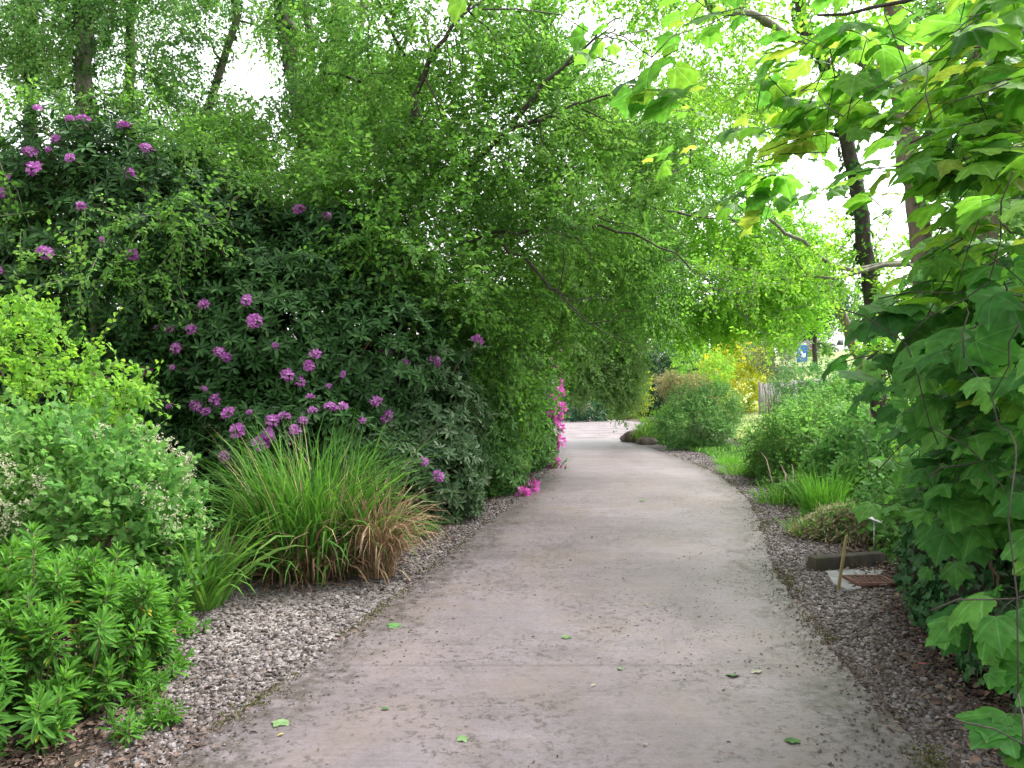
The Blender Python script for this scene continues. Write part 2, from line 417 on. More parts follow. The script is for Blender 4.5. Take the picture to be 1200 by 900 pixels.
def sub(p, n):
    return p[rng.choice(len(p), min(n, len(p)), replace=False)] if len(p) else p

def gate(p, out, scale, thr, seed):
    k = vnoise(p, scale, seed) > thr
    return p[k], out[k]

def tree(name, label, base, trunk, r0, r1, blobs, n, nl, L, ls, leaf, bark, tm=DIAMOND, droop=.2, inner=.35, gap=None, limbs=70, rb=.03, group=None, clump=.35, flat=.6, twig=True, ivy=0, tscale=.9, cat='tree', power=.6, basett=.5, wob=.12, limbset=()):
    t = empty(name, base, label, cat, group)
    p, out = pick(blobs, n, inner, power)
    if gap: p, out = gate(p, out, gap[0], gap[1], gap[2] if len(gap) > 2 else 9)
    tk = Acc(); cr = Acc(); tw = Acc() if twig else None
    skeleton(tk, [base] + list(trunk), r0, r1, sub(p, limbs), rb, wob=wob)
    sprays(cr, p, out, nl, L, ls, tm, droop, flat, twig=tk if twig else None, clump=clump, tscale=tscale, base=basett)
    for lp, lr in limbset:
        lp = np.array(lp, float); q = np.linspace(0, len(lp)-1, len(lp)*4); i = np.minimum(q.astype(int), len(lp)-2); f = (q-i)[:, None]
        pts = lp[i]*(1-f) + lp[i+1]*f; pts[1:-1] = (pts[:-2] + pts[1:-1]*2 + pts[2:])/4; pts[1:-1] += rng.normal(0, .03, (len(pts)-2, 3))
        tk.tube(pts, np.linspace(lr, lr*.25, len(pts)), 7)
        for k in range(len(pts)//2, len(pts)):
            e = pts[k] + unit(rng.normal(0, 1, 3) + np.array([.6, -.3, -.1]))*rng.uniform(.5, 1.2)
            tk.tube(curve(pts[k], e, 5, wob=.12), np.linspace(lr*.3, .004, 5), 4)
    tk.build('trunk', M[bark], t, smooth=True)
    cr.build('crown', M[leaf], t)
    if ivy:
        iv = Acc(); pts = np.array([base] + list(trunk), float)
        s = rng.random(ivy) ** 1.2 * (len(pts)-1) * .98; i = s.astype(int); f = (s-i)[:, None]
        c = pts[i]*(1-f) + pts[np.minimum(i+1, len(pts)-1)]*f
        a = rng.uniform(0, 6.283, ivy); o = np.stack([np.cos(a), np.sin(a), np.zeros(ivy)], 1)
        rr = r0 + (r1-r0)*s/(len(pts)-1)
        q = c + o*(rr + .02 + .10*rng.random(ivy)*vnoise(c*1., 1.5, 4))[:, None]
        iv.inst(IVY, q, unit(rng.normal(0, .5, (ivy, 3)) + np.array([0, 0, -.7])), o + rng.normal(0, .35, (ivy, 3)), .075*rng.uniform(.6, 1.3, ivy), rng.random(ivy))
        iv.build('ivy', M['ivyclad'], t)
    return t

def shrub(name, label, base, blobs, n, nl, L, ls, leaf, tm=OVATE, droop=.0, inner=.5, stems=14, gap=None, group=None, cat='shrub', clump=.35, flat=.5, twig=True, spread=.5, basett=.5, tscale=1.6, power=.6):
    t = empty(name, base, label, cat, group)
    p, out = pick(blobs, n, inner, power)
    if gap: p, out = gate(p, out, *gap)
    st = Acc(); fo = Acc()
    for q in sub(p, stems):
        b = np.array(base) + np.append(rng.normal(0, .12, 2), 0)
        st.tube(curve(b, q, 5, lift=.25), np.linspace(.014, .004, 5), 5)
    sprays(fo, p, out, nl, L, ls, tm, droop, flat, spread, twig=st if twig else None, clump=clump, base=basett, tscale=tscale, tr=.003)
    # stray shoots that stick out of the outline
    ip = np.nonzero(out[:, 2] > .1)[0]; ip = rng.choice(ip, max(3, len(ip)//28)); pp_ = p[ip] + out[ip]*L*.45
    sprays(fo, pp_, unit(out[ip] + np.array([0, 0, .8])), nl, L*1.5, ls*.85, tm, 0., flat, spread*.7, twig=st if twig else None, clump=clump, base=min(1, basett+.15), tscale=tscale, tr=.003)
    st.build('stems', M['stem'], t)
    fo.build('foliage', M[leaf], t)
    return t

def grass_blades(acc, base, n, r, L, wd, lean, droop, tint, tip=.15, cx=1.):
    """arching blades in a tuft of radius r"""
    rr = r*np.sqrt(rng.random(n)); a = rng.uniform(0, 6.283, n)
    B = np.array(base) + np.stack([rr*np.cos(a)*cx, rr*np.sin(a), np.zeros(n)], 1)
    a2 = a + rng.normal(0, .7, n)
    h = np.stack([np.cos(a2)*cx, np.sin(a2), np.zeros(n)], 1)
    Ln = L*rng.uniform(.55, 1.15, n); le = np.abs(rng.normal(lean, lean*.5, n)) * (.4 + .6*rr/r); dr = np.abs(rng.normal(droop, droop*.5, n))
    m = 7; t = np.linspace(0, 1, m)
    th = le[:, None] + dr[:, None]*t[None]**1.6
    step = Ln[:, None]/(m-1)
    x = np.concatenate([np.zeros((n, 1)), np.cumsum(np.sin(th[:, :-1])*step, 1)], 1)
    z = np.concatenate([np.zeros((n, 1)), np.cumsum(np.cos(th[:, :-1])*step, 1)], 1)
    P = B[:, None] + h[:, None]*x[..., None]; P[..., 2] += z
    P[..., 2] = np.maximum(P[..., 2], .012)
    w = wd*rng.uniform(.6, 1.3, n)[:, None]*np.array([.7, .95, 1, .95, .8, .5, tip*.3])[None]
    sd = unit(np.cross(h, [0, 0, 1.]) + rng.normal(0, .35, (n, 3)))
    acc.strips(P, w, sd, np.clip(tint + rng.normal(0, .2, n), 0, 1))

# ================================================================== camera, sky, sun
cam = bpy.data.cameras.new('camera'); cam.sensor_width = 36; cam.lens = 27.0; cam.clip_end = 2000; cam.clip_start = .05
co = bpy.data.objects.new('camera', cam); COL.objects.link(co); scene.camera = co
co.location = (0, 0, CAM_H); co.rotation_euler = (math.radians(90) + math.atan((HZ-450)/F_PX), 0, 0)

SUN_EL, SUN_AZ = math.radians(55), math.radians(62)   # azimuth from +Y towards +X
wd = bpy.data.worlds.new('World'); scene.world = wd; wd.use_nodes = True
nt = wd.node_tree; nt.nodes.clear()
sky = nt.nodes.new('ShaderNodeTexSky'); sky.sky_type = 'NISHITA'; sky.sun_disc = False
sky.sun_elevation = SUN_EL; sky.sun_rotation = SUN_AZ; sky.air_density = 1.6; sky.dust_density = 4.; sky.ozone_density = 1.
hs = nt.nodes.new('ShaderNodeHueSaturation'); hs.inputs['Saturation'].default_value = .10; hs.inputs['Value'].default_value = 1.0
bg = nt.nodes.new('ShaderNodeBackground'); bg.inputs[1].default_value = .15
wo = nt.nodes.new('ShaderNodeOutputWorld')
nt.links.new(sky.outputs[0], hs.inputs['Color']); nt.links.new(hs.outputs[0], bg.inputs[0]); nt.links.new(bg.outputs[0], wo.inputs[0])
sl = bpy.data.lights.new('sun', 'SUN'); sl.energy = 1.5; sl.angle = math.radians(25); sl.color = (1, .96, .9)
so = bpy.data.objects.new('sun', sl); COL.objects.link(so)
sd = Vector((math.sin(SUN_AZ)*math.cos(SUN_EL), math.cos(SUN_AZ)*math.cos(SUN_EL), math.sin(SUN_EL)))
so.rotation_euler = sd.to_track_quat('Z', 'Y').to_euler(); so.location = (0, 0, 30)
vs = scene.view_settings; vs.view_transform = 'Standard'; vs.look = 'None'; vs.gamma = 1; vs.use_curve_mapping = False
vs.exposure = 1.85
scene.cycles.use_denoising = True
scene.cycles.max_bounces = 10; scene.cycles.diffuse_bounces = 6; scene.cycles.glossy_bounces = 2; scene.cycles.transmission_bounces = 6

# ================================================================== ground
def poly_interp(pts, ys):
    p = np.array(pts, float)
    # smooth the polyline: cubic through the points (Catmull-Rom in y)
    y = p[:, 1]; x = p[:, 0]; m = np.gradient(x, y)
    i = np.clip(np.searchsorted(y, ys) - 1, 0, len(y)-2)
    h = y[i+1]-y[i]; t = np.clip((ys-y[i])/h, 0, 1)
    return (2*t**3-3*t**2+1)*x[i] + (t**3-2*t**2+t)*h*m[i] + (-2*t**3+3*t**2)*x[i+1] + (t**3-t**2)*h*m[i+1]
L_EDGE = [(-2.0,-4), (-1.78,0), (-1.46,3.29), (-1.17,4.6), (-.84,6.3), (-.39,8.8), (.06,11.25), (.55,14.5), (1.2,19.7), (1.35,24), (.9,28.0)]
R_EDGE = [(1.5,-4), (1.66,0), (1.77,3.29), (1.95,4.4), (2.2,6.05), (2.55,7.66), (3.19,10.07), (3.75,12.74), (4.09,16), (4.16,19.7), (3.98,24), (3.78,28.0)]
L_GRAV = [(-2.4,-4), (-2.2,0), (-1.85,3.3), (-2.35,4.6), (-2.6,5.6), (-2.55,6.4), (-1.9,7.3), (-1.15,8.0), (-.72,10), (-.1,12.5), (.2,14.5), (.8,19.7), (.9,24), (-1,28.0)]
R_GRAV = [(2.5,-4), (2.4,0), (2.32,3.3), (2.78,5.2), (3.2,6.3), (3.45,8.1), (3.85,10.07), (4.65,14.7), (5.08,19.7), (4.75,25), (4.6,28.0)]

gm, nt, out = newmat('soil'); LK = nt.links.new
tc = N(nt, 'ShaderNodeTexCoord')
n1 = N(nt, 'ShaderNodeTexNoise', i_Scale=1.3, i_Detail=8., i_Roughness=.65); LK(tc.outputs['Object'], n1.inputs['Vector'])
n2 = N(nt, 'ShaderNodeTexNoise', i_Scale=28., i_Detail=6., i_Roughness=.7); LK(tc.outputs['Object'], n2.inputs['Vector'])
r1 = ramp(nt, [(.3, (.022,.016,.012)), (.5, (.05,.034,.024)), (.7, (.045,.06,.02))]); LK(n1.outputs['Fac'], r1.inputs[0])
r2 = ramp(nt, [(.3, grey(.5)), (.7, grey(1.5))]); LK(n2.outputs['Fac'], r2.inputs[0])
pb = N(nt, 'ShaderNodeBsdfPrincipled', i_Roughness=.95); LK(mixc(nt, 1., r1.outputs[0], r2.outputs[0], 'MULTIPLY'), pb.inputs['Base Color'])
bp = N(nt, 'ShaderNodeBump', i_Strength=.8, i_Distance=.03); LK(n2.outputs['Fac'], bp.inputs['Height']); LK(bp.outputs[0], pb.inputs['Normal'])
LK(pb.outputs[0], out.inputs[0])
# terrain: flat by the drive, rising to the road beyond the garden at the far right
def terrain(x, y):
    s = np.clip((x*.55 + y*.85 - 38) / 72, 0, 1)**1.3
    far = np.clip((x - 6) / 12, 0, 1)
    return -.012 + 7.2*s*far
gx = np.concatenate([np.linspace(-400, -60, 8), np.linspace(-50, 80, 132), np.linspace(100, 400, 7)]); gy = np.concatenate([np.linspace(-300, -20, 6), np.linspace(-10, 120, 132), np.linspace(140, 600, 8)])
XX, YY = np.meshgrid(gx, gy); ZZ = terrain(XX, YY)
g = Acc(); nx = len(gx)
g.add(np.stack([XX.ravel(), YY.ravel(), ZZ.ravel()], 1), [(j*nx+i, j*nx+i+1, (j+1)*nx+i+1, (j+1)*nx+i) for j in range(len(gy)-1) for i in range(nx-1)])
prop(g.build('ground', gm, smooth=True), kind='structure')

def ribbon(a, b, ys, z, cols=7, wob=0.):
    xa = poly_interp(a, ys); xb = poly_interp(b, ys)
    if wob:
        q = np.stack([ys, ys*0, ys*0], 1)
        xa = xa + (vnoise(q, 2.3, 1)-.5)*wob + (vnoise(q, 9., 2)-.5)*wob*.7 + (vnoise(q, 31., 5)-.5)*wob*.4; xb = xb + (vnoise(q, 2.1, 3)-.5)*wob + (vnoise(q, 8., 4)-.5)*wob*.7 + (vnoise(q, 29., 6)-.5)*wob*.4
    u = np.linspace(0, 1, cols)
    V = np.stack([xa[:, None]*(1-u) + xb[:, None]*u, np.repeat(ys[:, None], cols, 1), np.full((len(ys), cols), z)], 2).reshape(-1, 3)
    UV = np.stack([np.tile(u, len(ys)), np.repeat(ys, cols)], 1)
    Fc = [(j*cols+i, j*cols+i+1, (j+1)*cols+i+1, (j+1)*cols+i) for j in range(len(ys)-1) for i in range(cols-1)]
    return V, Fc, UV

# concrete of the drive
cm, nt, out = newmat('worn concrete'); LK = nt.links.new
tc = N(nt, 'ShaderNodeTexCoord'); uv = N(nt, 'ShaderNodeUVMap', uv_map='UVMap')
sp = N(nt, 'ShaderNodeSeparateXYZ'); LK(uv.outputs[0], sp.inputs[0])
ob = tc.outputs['Object']
def noise(scale, detail=6., rough=.6, vec=None, dist=0.):
    n = N(nt, 'ShaderNodeTexNoise', i_Scale=float(scale), i_Detail=detail, i_Roughness=rough, i_Distortion=dist); LK(vec or ob, n.inputs['Vector']); return n.outputs['Fac']
big = noise(.55, 5., .55); mid = noise(2.6, 7., .65); fine = noise(38, 6., .7); speck = noise(95, 3., .6)
mp = N(nt, 'ShaderNodeMapping'); mp.inputs['Scale'].default_value = (1.2, 9, 1); LK(ob, mp.inputs[0]); streak = noise(1.2, 5., .6, mp.outputs[0])
rb = ramp(nt, [(.3, (.126,.103,.106)), (.5, (.168,.140,.152)), (.72, (.222,.192,.213))]); LK(big, rb.inputs[0])
rm = ramp(nt, [(.3, grey(.76)), (.52, grey(1.)), (.75, grey(1.15))]); LK(mid, rm.inputs[0])
rs = ramp(nt, [(.33, grey(.93)), (.6, grey(1.04))]); LK(streak, rs.inputs[0])
rf = ramp(nt, [(.28, grey(.62)), (.45, grey(.98)), (.75, grey(1.12))]); LK(fine, rf.inputs[0])
c = mixc(nt, 1., rb.outputs[0], rm.outputs[0], 'MULTIPLY'); c = mixc(nt, 1., c, rs.outputs[0], 'MULTIPLY'); c = mixc(nt, .8, c, rf.outputs[0], 'MULTIPLY')
rp = ramp(nt, [(.62, grey(0)), (.70, grey(.55))]); LK(speck, rp.inputs[0]); c = mixc(nt, rp.outputs[0], c, (.06,.05,.045))
mp2 = N(nt, 'ShaderNodeMapping'); mp2.inputs['Scale'].default_value = (1.5, 34, 1); LK(ob, mp2.inputs[0]); tine = noise(1.6, 4., .65, mp2.outputs[0], .3)
rti = ramp(nt, [(.35, grey(.9)), (.6, grey(1.05))]); LK(tine, rti.inputs[0]); c = mixc(nt, 1., c, rti.outputs[0], 'MULTIPLY')
gn = noise(210, 3., .7); rgn = ramp(nt, [(.35, grey(.72)), (.5, grey(1.)), (.66, grey(1.3))]); LK(gn, rgn.inputs[0]); c = mixc(nt, .8, c, rgn.outputs[0], 'MULTIPLY')
# brown wash patches
bw = noise(1.1, 6., .7, dist=.6); rbw = ramp(nt, [(.47, grey(0)), (.7, grey(.7))]); LK(bw, rbw.inputs[0]); c = mixc(nt, rbw.outputs[0], c, (.15,.115,.092))
# moss and wet dirt along both edges: ragged bands that follow the edge
ed = N(nt, 'ShaderNodeMath', operation='PINGPONG', i_1=.5); LK(sp.outputs[0], ed.inputs[0])
en = N(nt, 'ShaderNodeMath', operation='MULTIPLY_ADD'); LK(mid, en.inputs[0]); en.inputs[1].default_value = -.42; LK(ed.outputs[0], en.inputs[2])
e2 = N(nt, 'ShaderNodeMath', operation='MULTIPLY_ADD'); LK(fine, e2.inputs[0]); e2.inputs[1].default_value = -.10; LK(en.outputs[0], e2.inputs[2])
re = ramp(nt, [(.0, grey(.85)), (.03, grey(0))]); LK(e2.outputs[0], re.inputs[0])
em = N(nt, 'ShaderNodeMath', operation='ADD', i_1=.205); LK(e2.outputs[0], em.inputs[0])
re = ramp(nt, [(.0, grey(.9)), (.03, grey(.6)), (.055, grey(.15)), (.09, grey(0))]); LK(em.outputs[0], re.inputs[0])
dn = noise(7, 5., .7); rd = ramp(nt, [(.48, (.040,.031,.027)), (.70, (.085,.068,.055))]); LK(dn, rd.inputs[0])
pn = noise(13, 6., .75); rpn = ramp(nt, [(.40, grey(.12)), (.56, grey(1.))]); LK(pn, rpn.inputs[0]); c = mixc(nt, mixc(nt, 1., re.outputs[0], rpn.outputs[0], 'MULTIPLY'), c, rd.outputs[0])
# dark peppered dirt on the near right
pos = N(nt, 'ShaderNodeSeparateXYZ'); LK(ob, pos.inputs[0])
pp = noise(24, 5., .75); rpp = ramp(nt, [(.53, grey(0)), (.59, grey(.85))]); LK(pp, rpp.inputs[0])
pm = noise(1.0, 4., .6); rpm = ramp(nt, [(.40, grey(.1)), (.55, grey(1.))]); LK(pm, rpm.inputs[0])
c = mixc(nt, mixc(nt, 1., rpp.outputs[0], rpm.outputs[0], 'MULTIPLY'), c, (.055,.046,.042))
cv = N(nt, 'ShaderNodeTexVoronoi', i_Scale=.42, feature='DISTANCE_TO_EDGE'); cw = N(nt, 'ShaderNodeTexNoise', i_Scale=2.2, i_Detail=6.); LK(ob, cw.inputs['Vector'])
cad = N(nt, 'ShaderNodeVectorMath', operation='ADD'); LK(ob, cad.inputs[0]); LK(cw.outputs['Color'], cad.inputs[1]); LK(cad.outputs[0], cv.inputs['Vector'])
rcv = ramp(nt, [(0, grey(.6)), (.0022, grey(.35)), (.005, grey(0))]); LK(cv.outputs['Distance'], rcv.inputs[0])
rcn = ramp(nt, [(.5, grey(0)), (.6, grey(1))]); LK(big, rcn.inputs[0]); c = mixc(nt, mixc(nt, 1., rcv.outputs[0], rcn.outputs[0], 'MULTIPLY'), c, (.05,.042,.04))
# construction joints across the slab
wobn = noise(3, 4., .6)
jl = None
for yj in (4.5, 8.9, 13.4, 18.0, 22.5):
    a1 = N(nt, 'ShaderNodeMath', operation='SUBTRACT', i_1=yj); LK(pos.outputs[1], a1.inputs[0])
    a2 = N(nt, 'ShaderNodeMath', operation='MULTIPLY_ADD'); LK(wobn, a2.inputs[0]); a2.inputs[1].default_value = .06; LK(a1.outputs[0], a2.inputs[2])
    a3 = N(nt, 'ShaderNodeMath', operation='SUBTRACT', i_1=.03); LK(a2.outputs[0], a3.inputs[0])
    a4 = N(nt, 'ShaderNodeMath', operation='ABSOLUTE'); LK(a3.outputs[0], a4.inputs[0])
    if jl is None: jl = a4.outputs[0]
    else:
        mn = N(nt, 'ShaderNodeMath', operation='MINIMUM'); LK(jl, mn.inputs[0]); LK(a4.outputs[0], mn.inputs[1]); jl = mn.outputs[0]
rj = ramp(nt, [(0, grey(.75)), (.006, grey(.55)), (.022, grey(0))]); LK(jl, rj.inputs[0])
rjn = ramp(nt, [(.35, grey(.25)), (.6, grey(1))]); LK(mid, rjn.inputs[0])
c = mixc(nt, mixc(nt, 1., rj.outputs[0], rjn.outputs[0], 'MULTIPLY'), c, (.07,.06,.05))
pb = N(nt, 'ShaderNodeBsdfPrincipled', i_Roughness=.5); pb.inputs['Specular IOR Level'].default_value = .5
LK(c, pb.inputs['Base Color'])
bp = N(nt, 'ShaderNodeBump', i_Strength=.45, i_Distance=.008); LK(fine, bp.inputs['Height']); LK(bp.outputs[0], pb.inputs['Normal'])
LK(pb.outputs[0], out.inputs[0])
ys = np.arange(-4, 27.51, .06)
V, Fc, UV = ribbon(L_EDGE, R_EDGE, ys, .02, 9, .06)
dr = Acc(); dr.add(V, Fc, .5, UV)
# slab edge going down into the gravel
nb = len(ys)
for col_, sgn in ((0, -1), (8, 1)):
    e = V.reshape(nb, 9, 3)[:, col_]; lo = e + np.array([sgn*.02, 0, -.035])
    q = np.concatenate([e, lo]); Fs = [(j, j+1, nb+j+1, nb+j) if sgn > 0 else (j, nb+j, nb+j+1, j+1) for j in range(nb-1)]
    dr.add(q, Fs, .5, np.tile(np.array([[0., 0.]]), (2*nb, 1)))
prop(dr.build('concrete_drive', cm), kind='structure')

# gravel beds either side and the gravel yard beyond
def gravel_mat(name, cols, scale):
    m, nt, out = newmat(name); LK = nt.links.new
    tc = N(nt, 'ShaderNodeTexCoord')
    v = N(nt, 'ShaderNodeTexVoronoi', i_Scale=float(scale)); LK(tc.outputs['Object'], v.inputs['Vector'])
    s_ = N(nt, 'ShaderNodeSeparateXYZ'); LK(v.outputs['Color'], s_.inputs[0])
    r = ramp(nt, [(i/(len(cols)-1), c_) for i, c_ in enumerate(cols)]); LK(s_.outputs[0], r.inputs[0])
    n = N(nt, 'ShaderNodeTexNoise', i_Scale=1.2, i_Detail=6.); LK(tc.outputs['Object'], n.inputs['Vector'])
    rn = ramp(nt, [(.35, grey(.6)), (.65, grey(1.12))]); LK(n.outputs['Fac'], rn.inputs[0])
    pb = N(nt, 'ShaderNodeBsdfPrincipled', i_Roughness=.85); LK(mixc(nt, 1., r.outputs[0], rn.outputs[0], 'MULTIPLY'), pb.inputs['Base Color'])
    bp = N(nt, 'ShaderNodeBump', i_Strength=1., i_Distance=.02); bp.invert = True; LK(v.outputs['Distance'], bp.inputs['Height']); LK(bp.outputs[0], pb.inputs['Normal'])
    LK(pb.outputs[0], out.inputs[0]); return m
GR = gravel_mat('gravel', [(.05,.042,.038), (.13,.11,.10), (.22,.19,.185), (.34,.31,.30)], 42)
GY = gravel_mat('pale gravel', [(.13,.105,.11), (.19,.16,.17), (.26,.225,.24)], 30)
ys2 = np.arange(-4, 28.01, .25)
V, Fc, UV = ribbon(L_GRAV, R_GRAV, ys2, 0., 9, .25)
ga = Acc(); ga.add(V, Fc, .5, UV); prop(ga.build('gravel_border', GR), kind='structure')
ya = Acc()
yp = [(-14,26.4), (-8,26.2), (4.5,26.6), (5.6,29), (7.2,36), (10.5,44), (11.5,51), (6,55), (-2,54), (-10,50), (-15,40)]
ya.add([(x, y, .004) for x, y in yp], [tuple(range(len(yp)))]); prop(ya.build('gravel_yard', GY), kind='structure')

# lawn to the right of the planting, rising to the road
lm, nt, out = newmat('lawn'); LK = nt.links.new
tc = N(nt, 'ShaderNodeTexCoord')
n1 = N(nt, 'ShaderNodeTexNoise', i_Scale=.7, i_Detail=6.); LK(tc.outputs['Object'], n1.inputs['Vector'])
n2 = N(nt, 'ShaderNodeTexNoise', i_Scale=45., i_Detail=4.); LK(tc.outputs['Object'], n2.inputs['Vector'])
r1 = ramp(nt, [(.3, (.11,.20,.04)), (.5, (.22,.29,.08)), (.7, (.38,.38,.17))]); LK(n1.outputs['Fac'], r1.inputs[0])
r2 = ramp(nt, [(.3, grey(.65)), (.7, grey(1.25))]); LK(n2.outputs['Fac'], r2.inputs[0])
pb = N(nt, 'ShaderNodeBsdfPrincipled', i_Roughness=.9); LK(mixc(nt, 1., r1.outputs[0], r2.outputs[0], 'MULTIPLY'), pb.inputs['Base Color']); LK(pb.outputs[0], out.inputs[0])
la = Acc(); lx = np.linspace(0, 1, 24); ly = np.linspace(20, 108, 40)
V = np.array([[ (6.6 + (y-20)*.18) + (36 + (y-20)*.35 -(6.6 + (y-20)*.18))*u, y, 0] for y in ly for u in lx]); V[:, 2] = terrain(V[:, 0], V[:, 1]) + .06
la.add(V, [(j*24+i, j*24+i+1, (j+1)*24+i+1, (j+1)*24+i) for j in range(39) for i in range(23)])
prop(la.build('lawn', lm, smooth=True), kind='structure')

# loose stones on the gravel
OCT = (t_arr([[.5,0,0],[0,.42,0],[-.5,0,0],[0,-.42,0],[.1,.08,.28],[-.08,.05,-.25]]), [(0,1,4),(1,2,4),(2,3,4),(3,0,4),(1,0,5),(2,1,5),(3,2,5),(0,3,5)])
PEB = (t_arr([[.5,.1,-.15],[.1,.45,-.2],[-.5,.15,-.12],[-.3,-.4,-.2],[.35,-.38,-.15],[.3,.1,.25],[-.15,.2,.3],[-.2,-.2,.22],[.2,-.22,.2]]),
       [(0,1,6,5),(1,2,6),(2,3,7,6),(3,4,8,7),(4,0,5,8),(5,6,7,8)])
st = Acc()
def scatter(a, b, n, y0, y1, z, smin, smax, bias=2., edge=.0):
    y = y0 * (y1/y0) ** (rng.random(n)**.9)
    xa = poly_interp(a, y); xb = poly_interp(b, y)
    u = rng.random(n); x = xa*(1-u) + xb*u
    s = (smin + (smax-smin)*rng.random(n)**bias) * (1 + .03*y)
    return np.stack([x, y, np.full(n, z) + s*.15], 1), s
for a, b, n in ((L_GRAV, L_EDGE, 17000), (R_EDGE, R_GRAV, 20000)):
    P, S = scatter(a, b, n, 2.6, 22, 0., .011, .040, 1.8)
    tn = np.clip(rng.beta(1.5, 1.6, n)*.95 + .12*(vnoise(P, 1.5, 8)-.5), 0, 1)
    h = n//2
    for tm, q in ((OCT, slice(0, h)), (PEB, slice(h, n))):
        k = len(P[q]); st.inst(tm, P[q], unit(rng.normal(0, 1, (k, 3))*np.array([1, 1, .3])), unit(rng.normal(0, .45, (k, 3)) + np.array([0, 0, 1])), S[q], tn[q])
# strays on the edge of the slab
n = 900; y = 2.8*(20/2.8)**rng.random(n); sdn = rng.random(n) < .5
x = np.where(sdn, poly_interp(L_EDGE, y) + np.abs(rng.normal(0, .10, n)), poly_interp(R_EDGE, y) - np.abs(rng.normal(0, .12, n)))
st.inst(PEB, np.stack([x, y, np.full(n, .024)], 1), rng.normal(0, 1, (n, 3))*np.array([1, 1, .1]), np.tile([0, 0, 1.], (n, 1)), .006 + .014*rng.random(n)**2, rng.random(n)*.8)
prop(st.build('gravel', M['stone']), kind='stuff')

# dry brown leaves and bits over the beds
li = Acc(); n = 7000
y = 2.7*(15/2.7)**rng.random(n); xr = poly_interp(R_GRAV, y) - np.abs(rng.normal(0, .24, n)) + .22
P = np.stack([xr, y, .014 + .03*rng.random(n)], 1)
li.inst(OVATE, P, rng.normal(0, 1, (n, 3))*np.array([1, 1, .25]), unit(rng.normal(0, .45, (n, 3)) + np.array([0, 0, 1])), .018 + .045*rng.random(n)**1.6, np.clip(rng.beta(1.3, 1.8, n), 0, 1), rng.uniform(.6, 1.3, n))
n = 14000; y = 2.9*(16/2.9)**rng.random(n); xl = poly_interp(L_GRAV, y) + np.abs(rng.normal(0, .34, n)) - .5
P = np.stack([xl, y, .012 + .03*rng.random(n)], 1)
li.inst(OVATE, P, rng.normal(0, 1, (n, 3))*np.array([1, 1, .25]), unit(rng.normal(0, .45, (n, 3)) + np.array([0, 0, 1])), .016 + .04*rng.random(n)**1.8, np.clip(rng.beta(1.2, 2.2, n), 0, 1), rng.uniform(.4, 1.2, n))
for e_, sg, n in ((L_EDGE, 1, 1500), (R_EDGE, -1, 2600)):   # drifts of dry bits along the edges of the slab
    y = 2.8*(17/2.8)**rng.random(n); off = np.abs(rng.normal(0, .09, n)) - .05
    P = np.stack([poly_interp(e_, y) + sg*off, y, .024 + .006*rng.random(n)], 1); P = P[vnoise(P, 1.7, 23) > .44]; m = len(P)
    li.inst(OVATE, P, rng.normal(0, 1, (m, 3))*np.array([1, 1, .12]), unit(rng.normal(0, .3, (m, 3)) + np.array([0, 0, 1])), .010 + .03*rng.random(m)**2.2, np.clip(rng.beta(1.3, 2., m), 0, 1), rng.uniform(.4, 1.2, m))
n = 900; y = 3*(9/3)**rng.random(n); u = rng.random(n)       # bits blown over the left gravel
P = np.stack([poly_interp(L_GRAV, y)*(1-u) + poly_interp(L_EDGE, y)*u, y, .018 + .012*rng.random(n)], 1)
li.inst(OVATE, P, rng.normal(0, 1, (n, 3))*np.array([1, 1, .2]), unit(rng.normal(0, .4, (n, 3)) + np.array([0, 0, 1])), .012 + .03*rng.random(n)**2, rng.random(n)*.8, rng.uniform(.4, 1.2, n))
n = 260; y = 3*(14/3)**rng.random(n); u = rng.random(n)
P = np.stack([poly_interp(L_EDGE, y)*(1-u) + poly_interp(R_EDGE, y)*u, y, np.full(n, .025)], 1)
li.inst(OVATE, P, rng.normal(0, 1, (n, 3))*np.array([1, 1, .1]), unit(rng.normal(0, .25, (n, 3)) + np.array([0, 0, 1])), .008 + .022*rng.random(n)**2, rng.random(n), rng.uniform(.5, 1.2, n))
prop(li.build('leaf_litter', M['litter']), kind='stuff')
mo = Acc(); n = 4200                                     # moss cushions where the slab meets the gravel
y = 2.8*(20/2.8)**rng.random(n); sdn = rng.random(n) < .35
x = np.where(sdn, poly_interp(L_EDGE, y) - rng.normal(0, .035, n), poly_interp(R_EDGE, y) + rng.normal(.02, .06, n))
P = np.stack([x, y, np.full(n, .018)], 1); P = P[vnoise(P, 2.1, 29) > .55]; m = len(P)
for _ in range(5):
    mo.inst(DIAMOND, P + rng.normal(0, .012, (m, 3))*np.array([1, 1, .1]), rng.normal(0, .8, (m, 3)) + np.array([0, 0, .5]), rng.normal(0, 1, (m, 3)), .006 + .012*rng.random(m), rng.random(m))
prop(mo.build('moss', M['moss']), kind='stuff')
de = Acc(); n = 6000
y = 2.8*(12/2.8)**rng.random(n); u = rng.random(n); xa = poly_interp(L_EDGE, y); xb = poly_interp(R_EDGE, y)
u = np.where(rng.random(n) < .45, 1 - np.abs(rng.normal(0, .13, n)), u); u = np.where(rng.random(n) < .2, np.abs(rng.normal(0, .1, n)), u); u = np.clip(u, .005, .995)
P = np.stack([xa*(1-u)+xb*u, y, np.full(n, .0235)], 1); kk = vnoise(P, 1.3, 12) > .42
P = P[kk]; n = len(P)
de.inst(DIAMOND, P, rng.normal(0, 1, (n, 3))*np.array([1, 1, .05]), unit(rng.normal(0, .15, (n, 3)) + np.array([0, 0, 1])), .006 + .022*rng.random(n)**2.5, rng.random(n))
prop(de.build('debris', M['debris']), kind='stuff')

# ================================================================== left planting
def px_base0(x, Y):
    b = W(x, 462, Y); b[2] = 0; return b
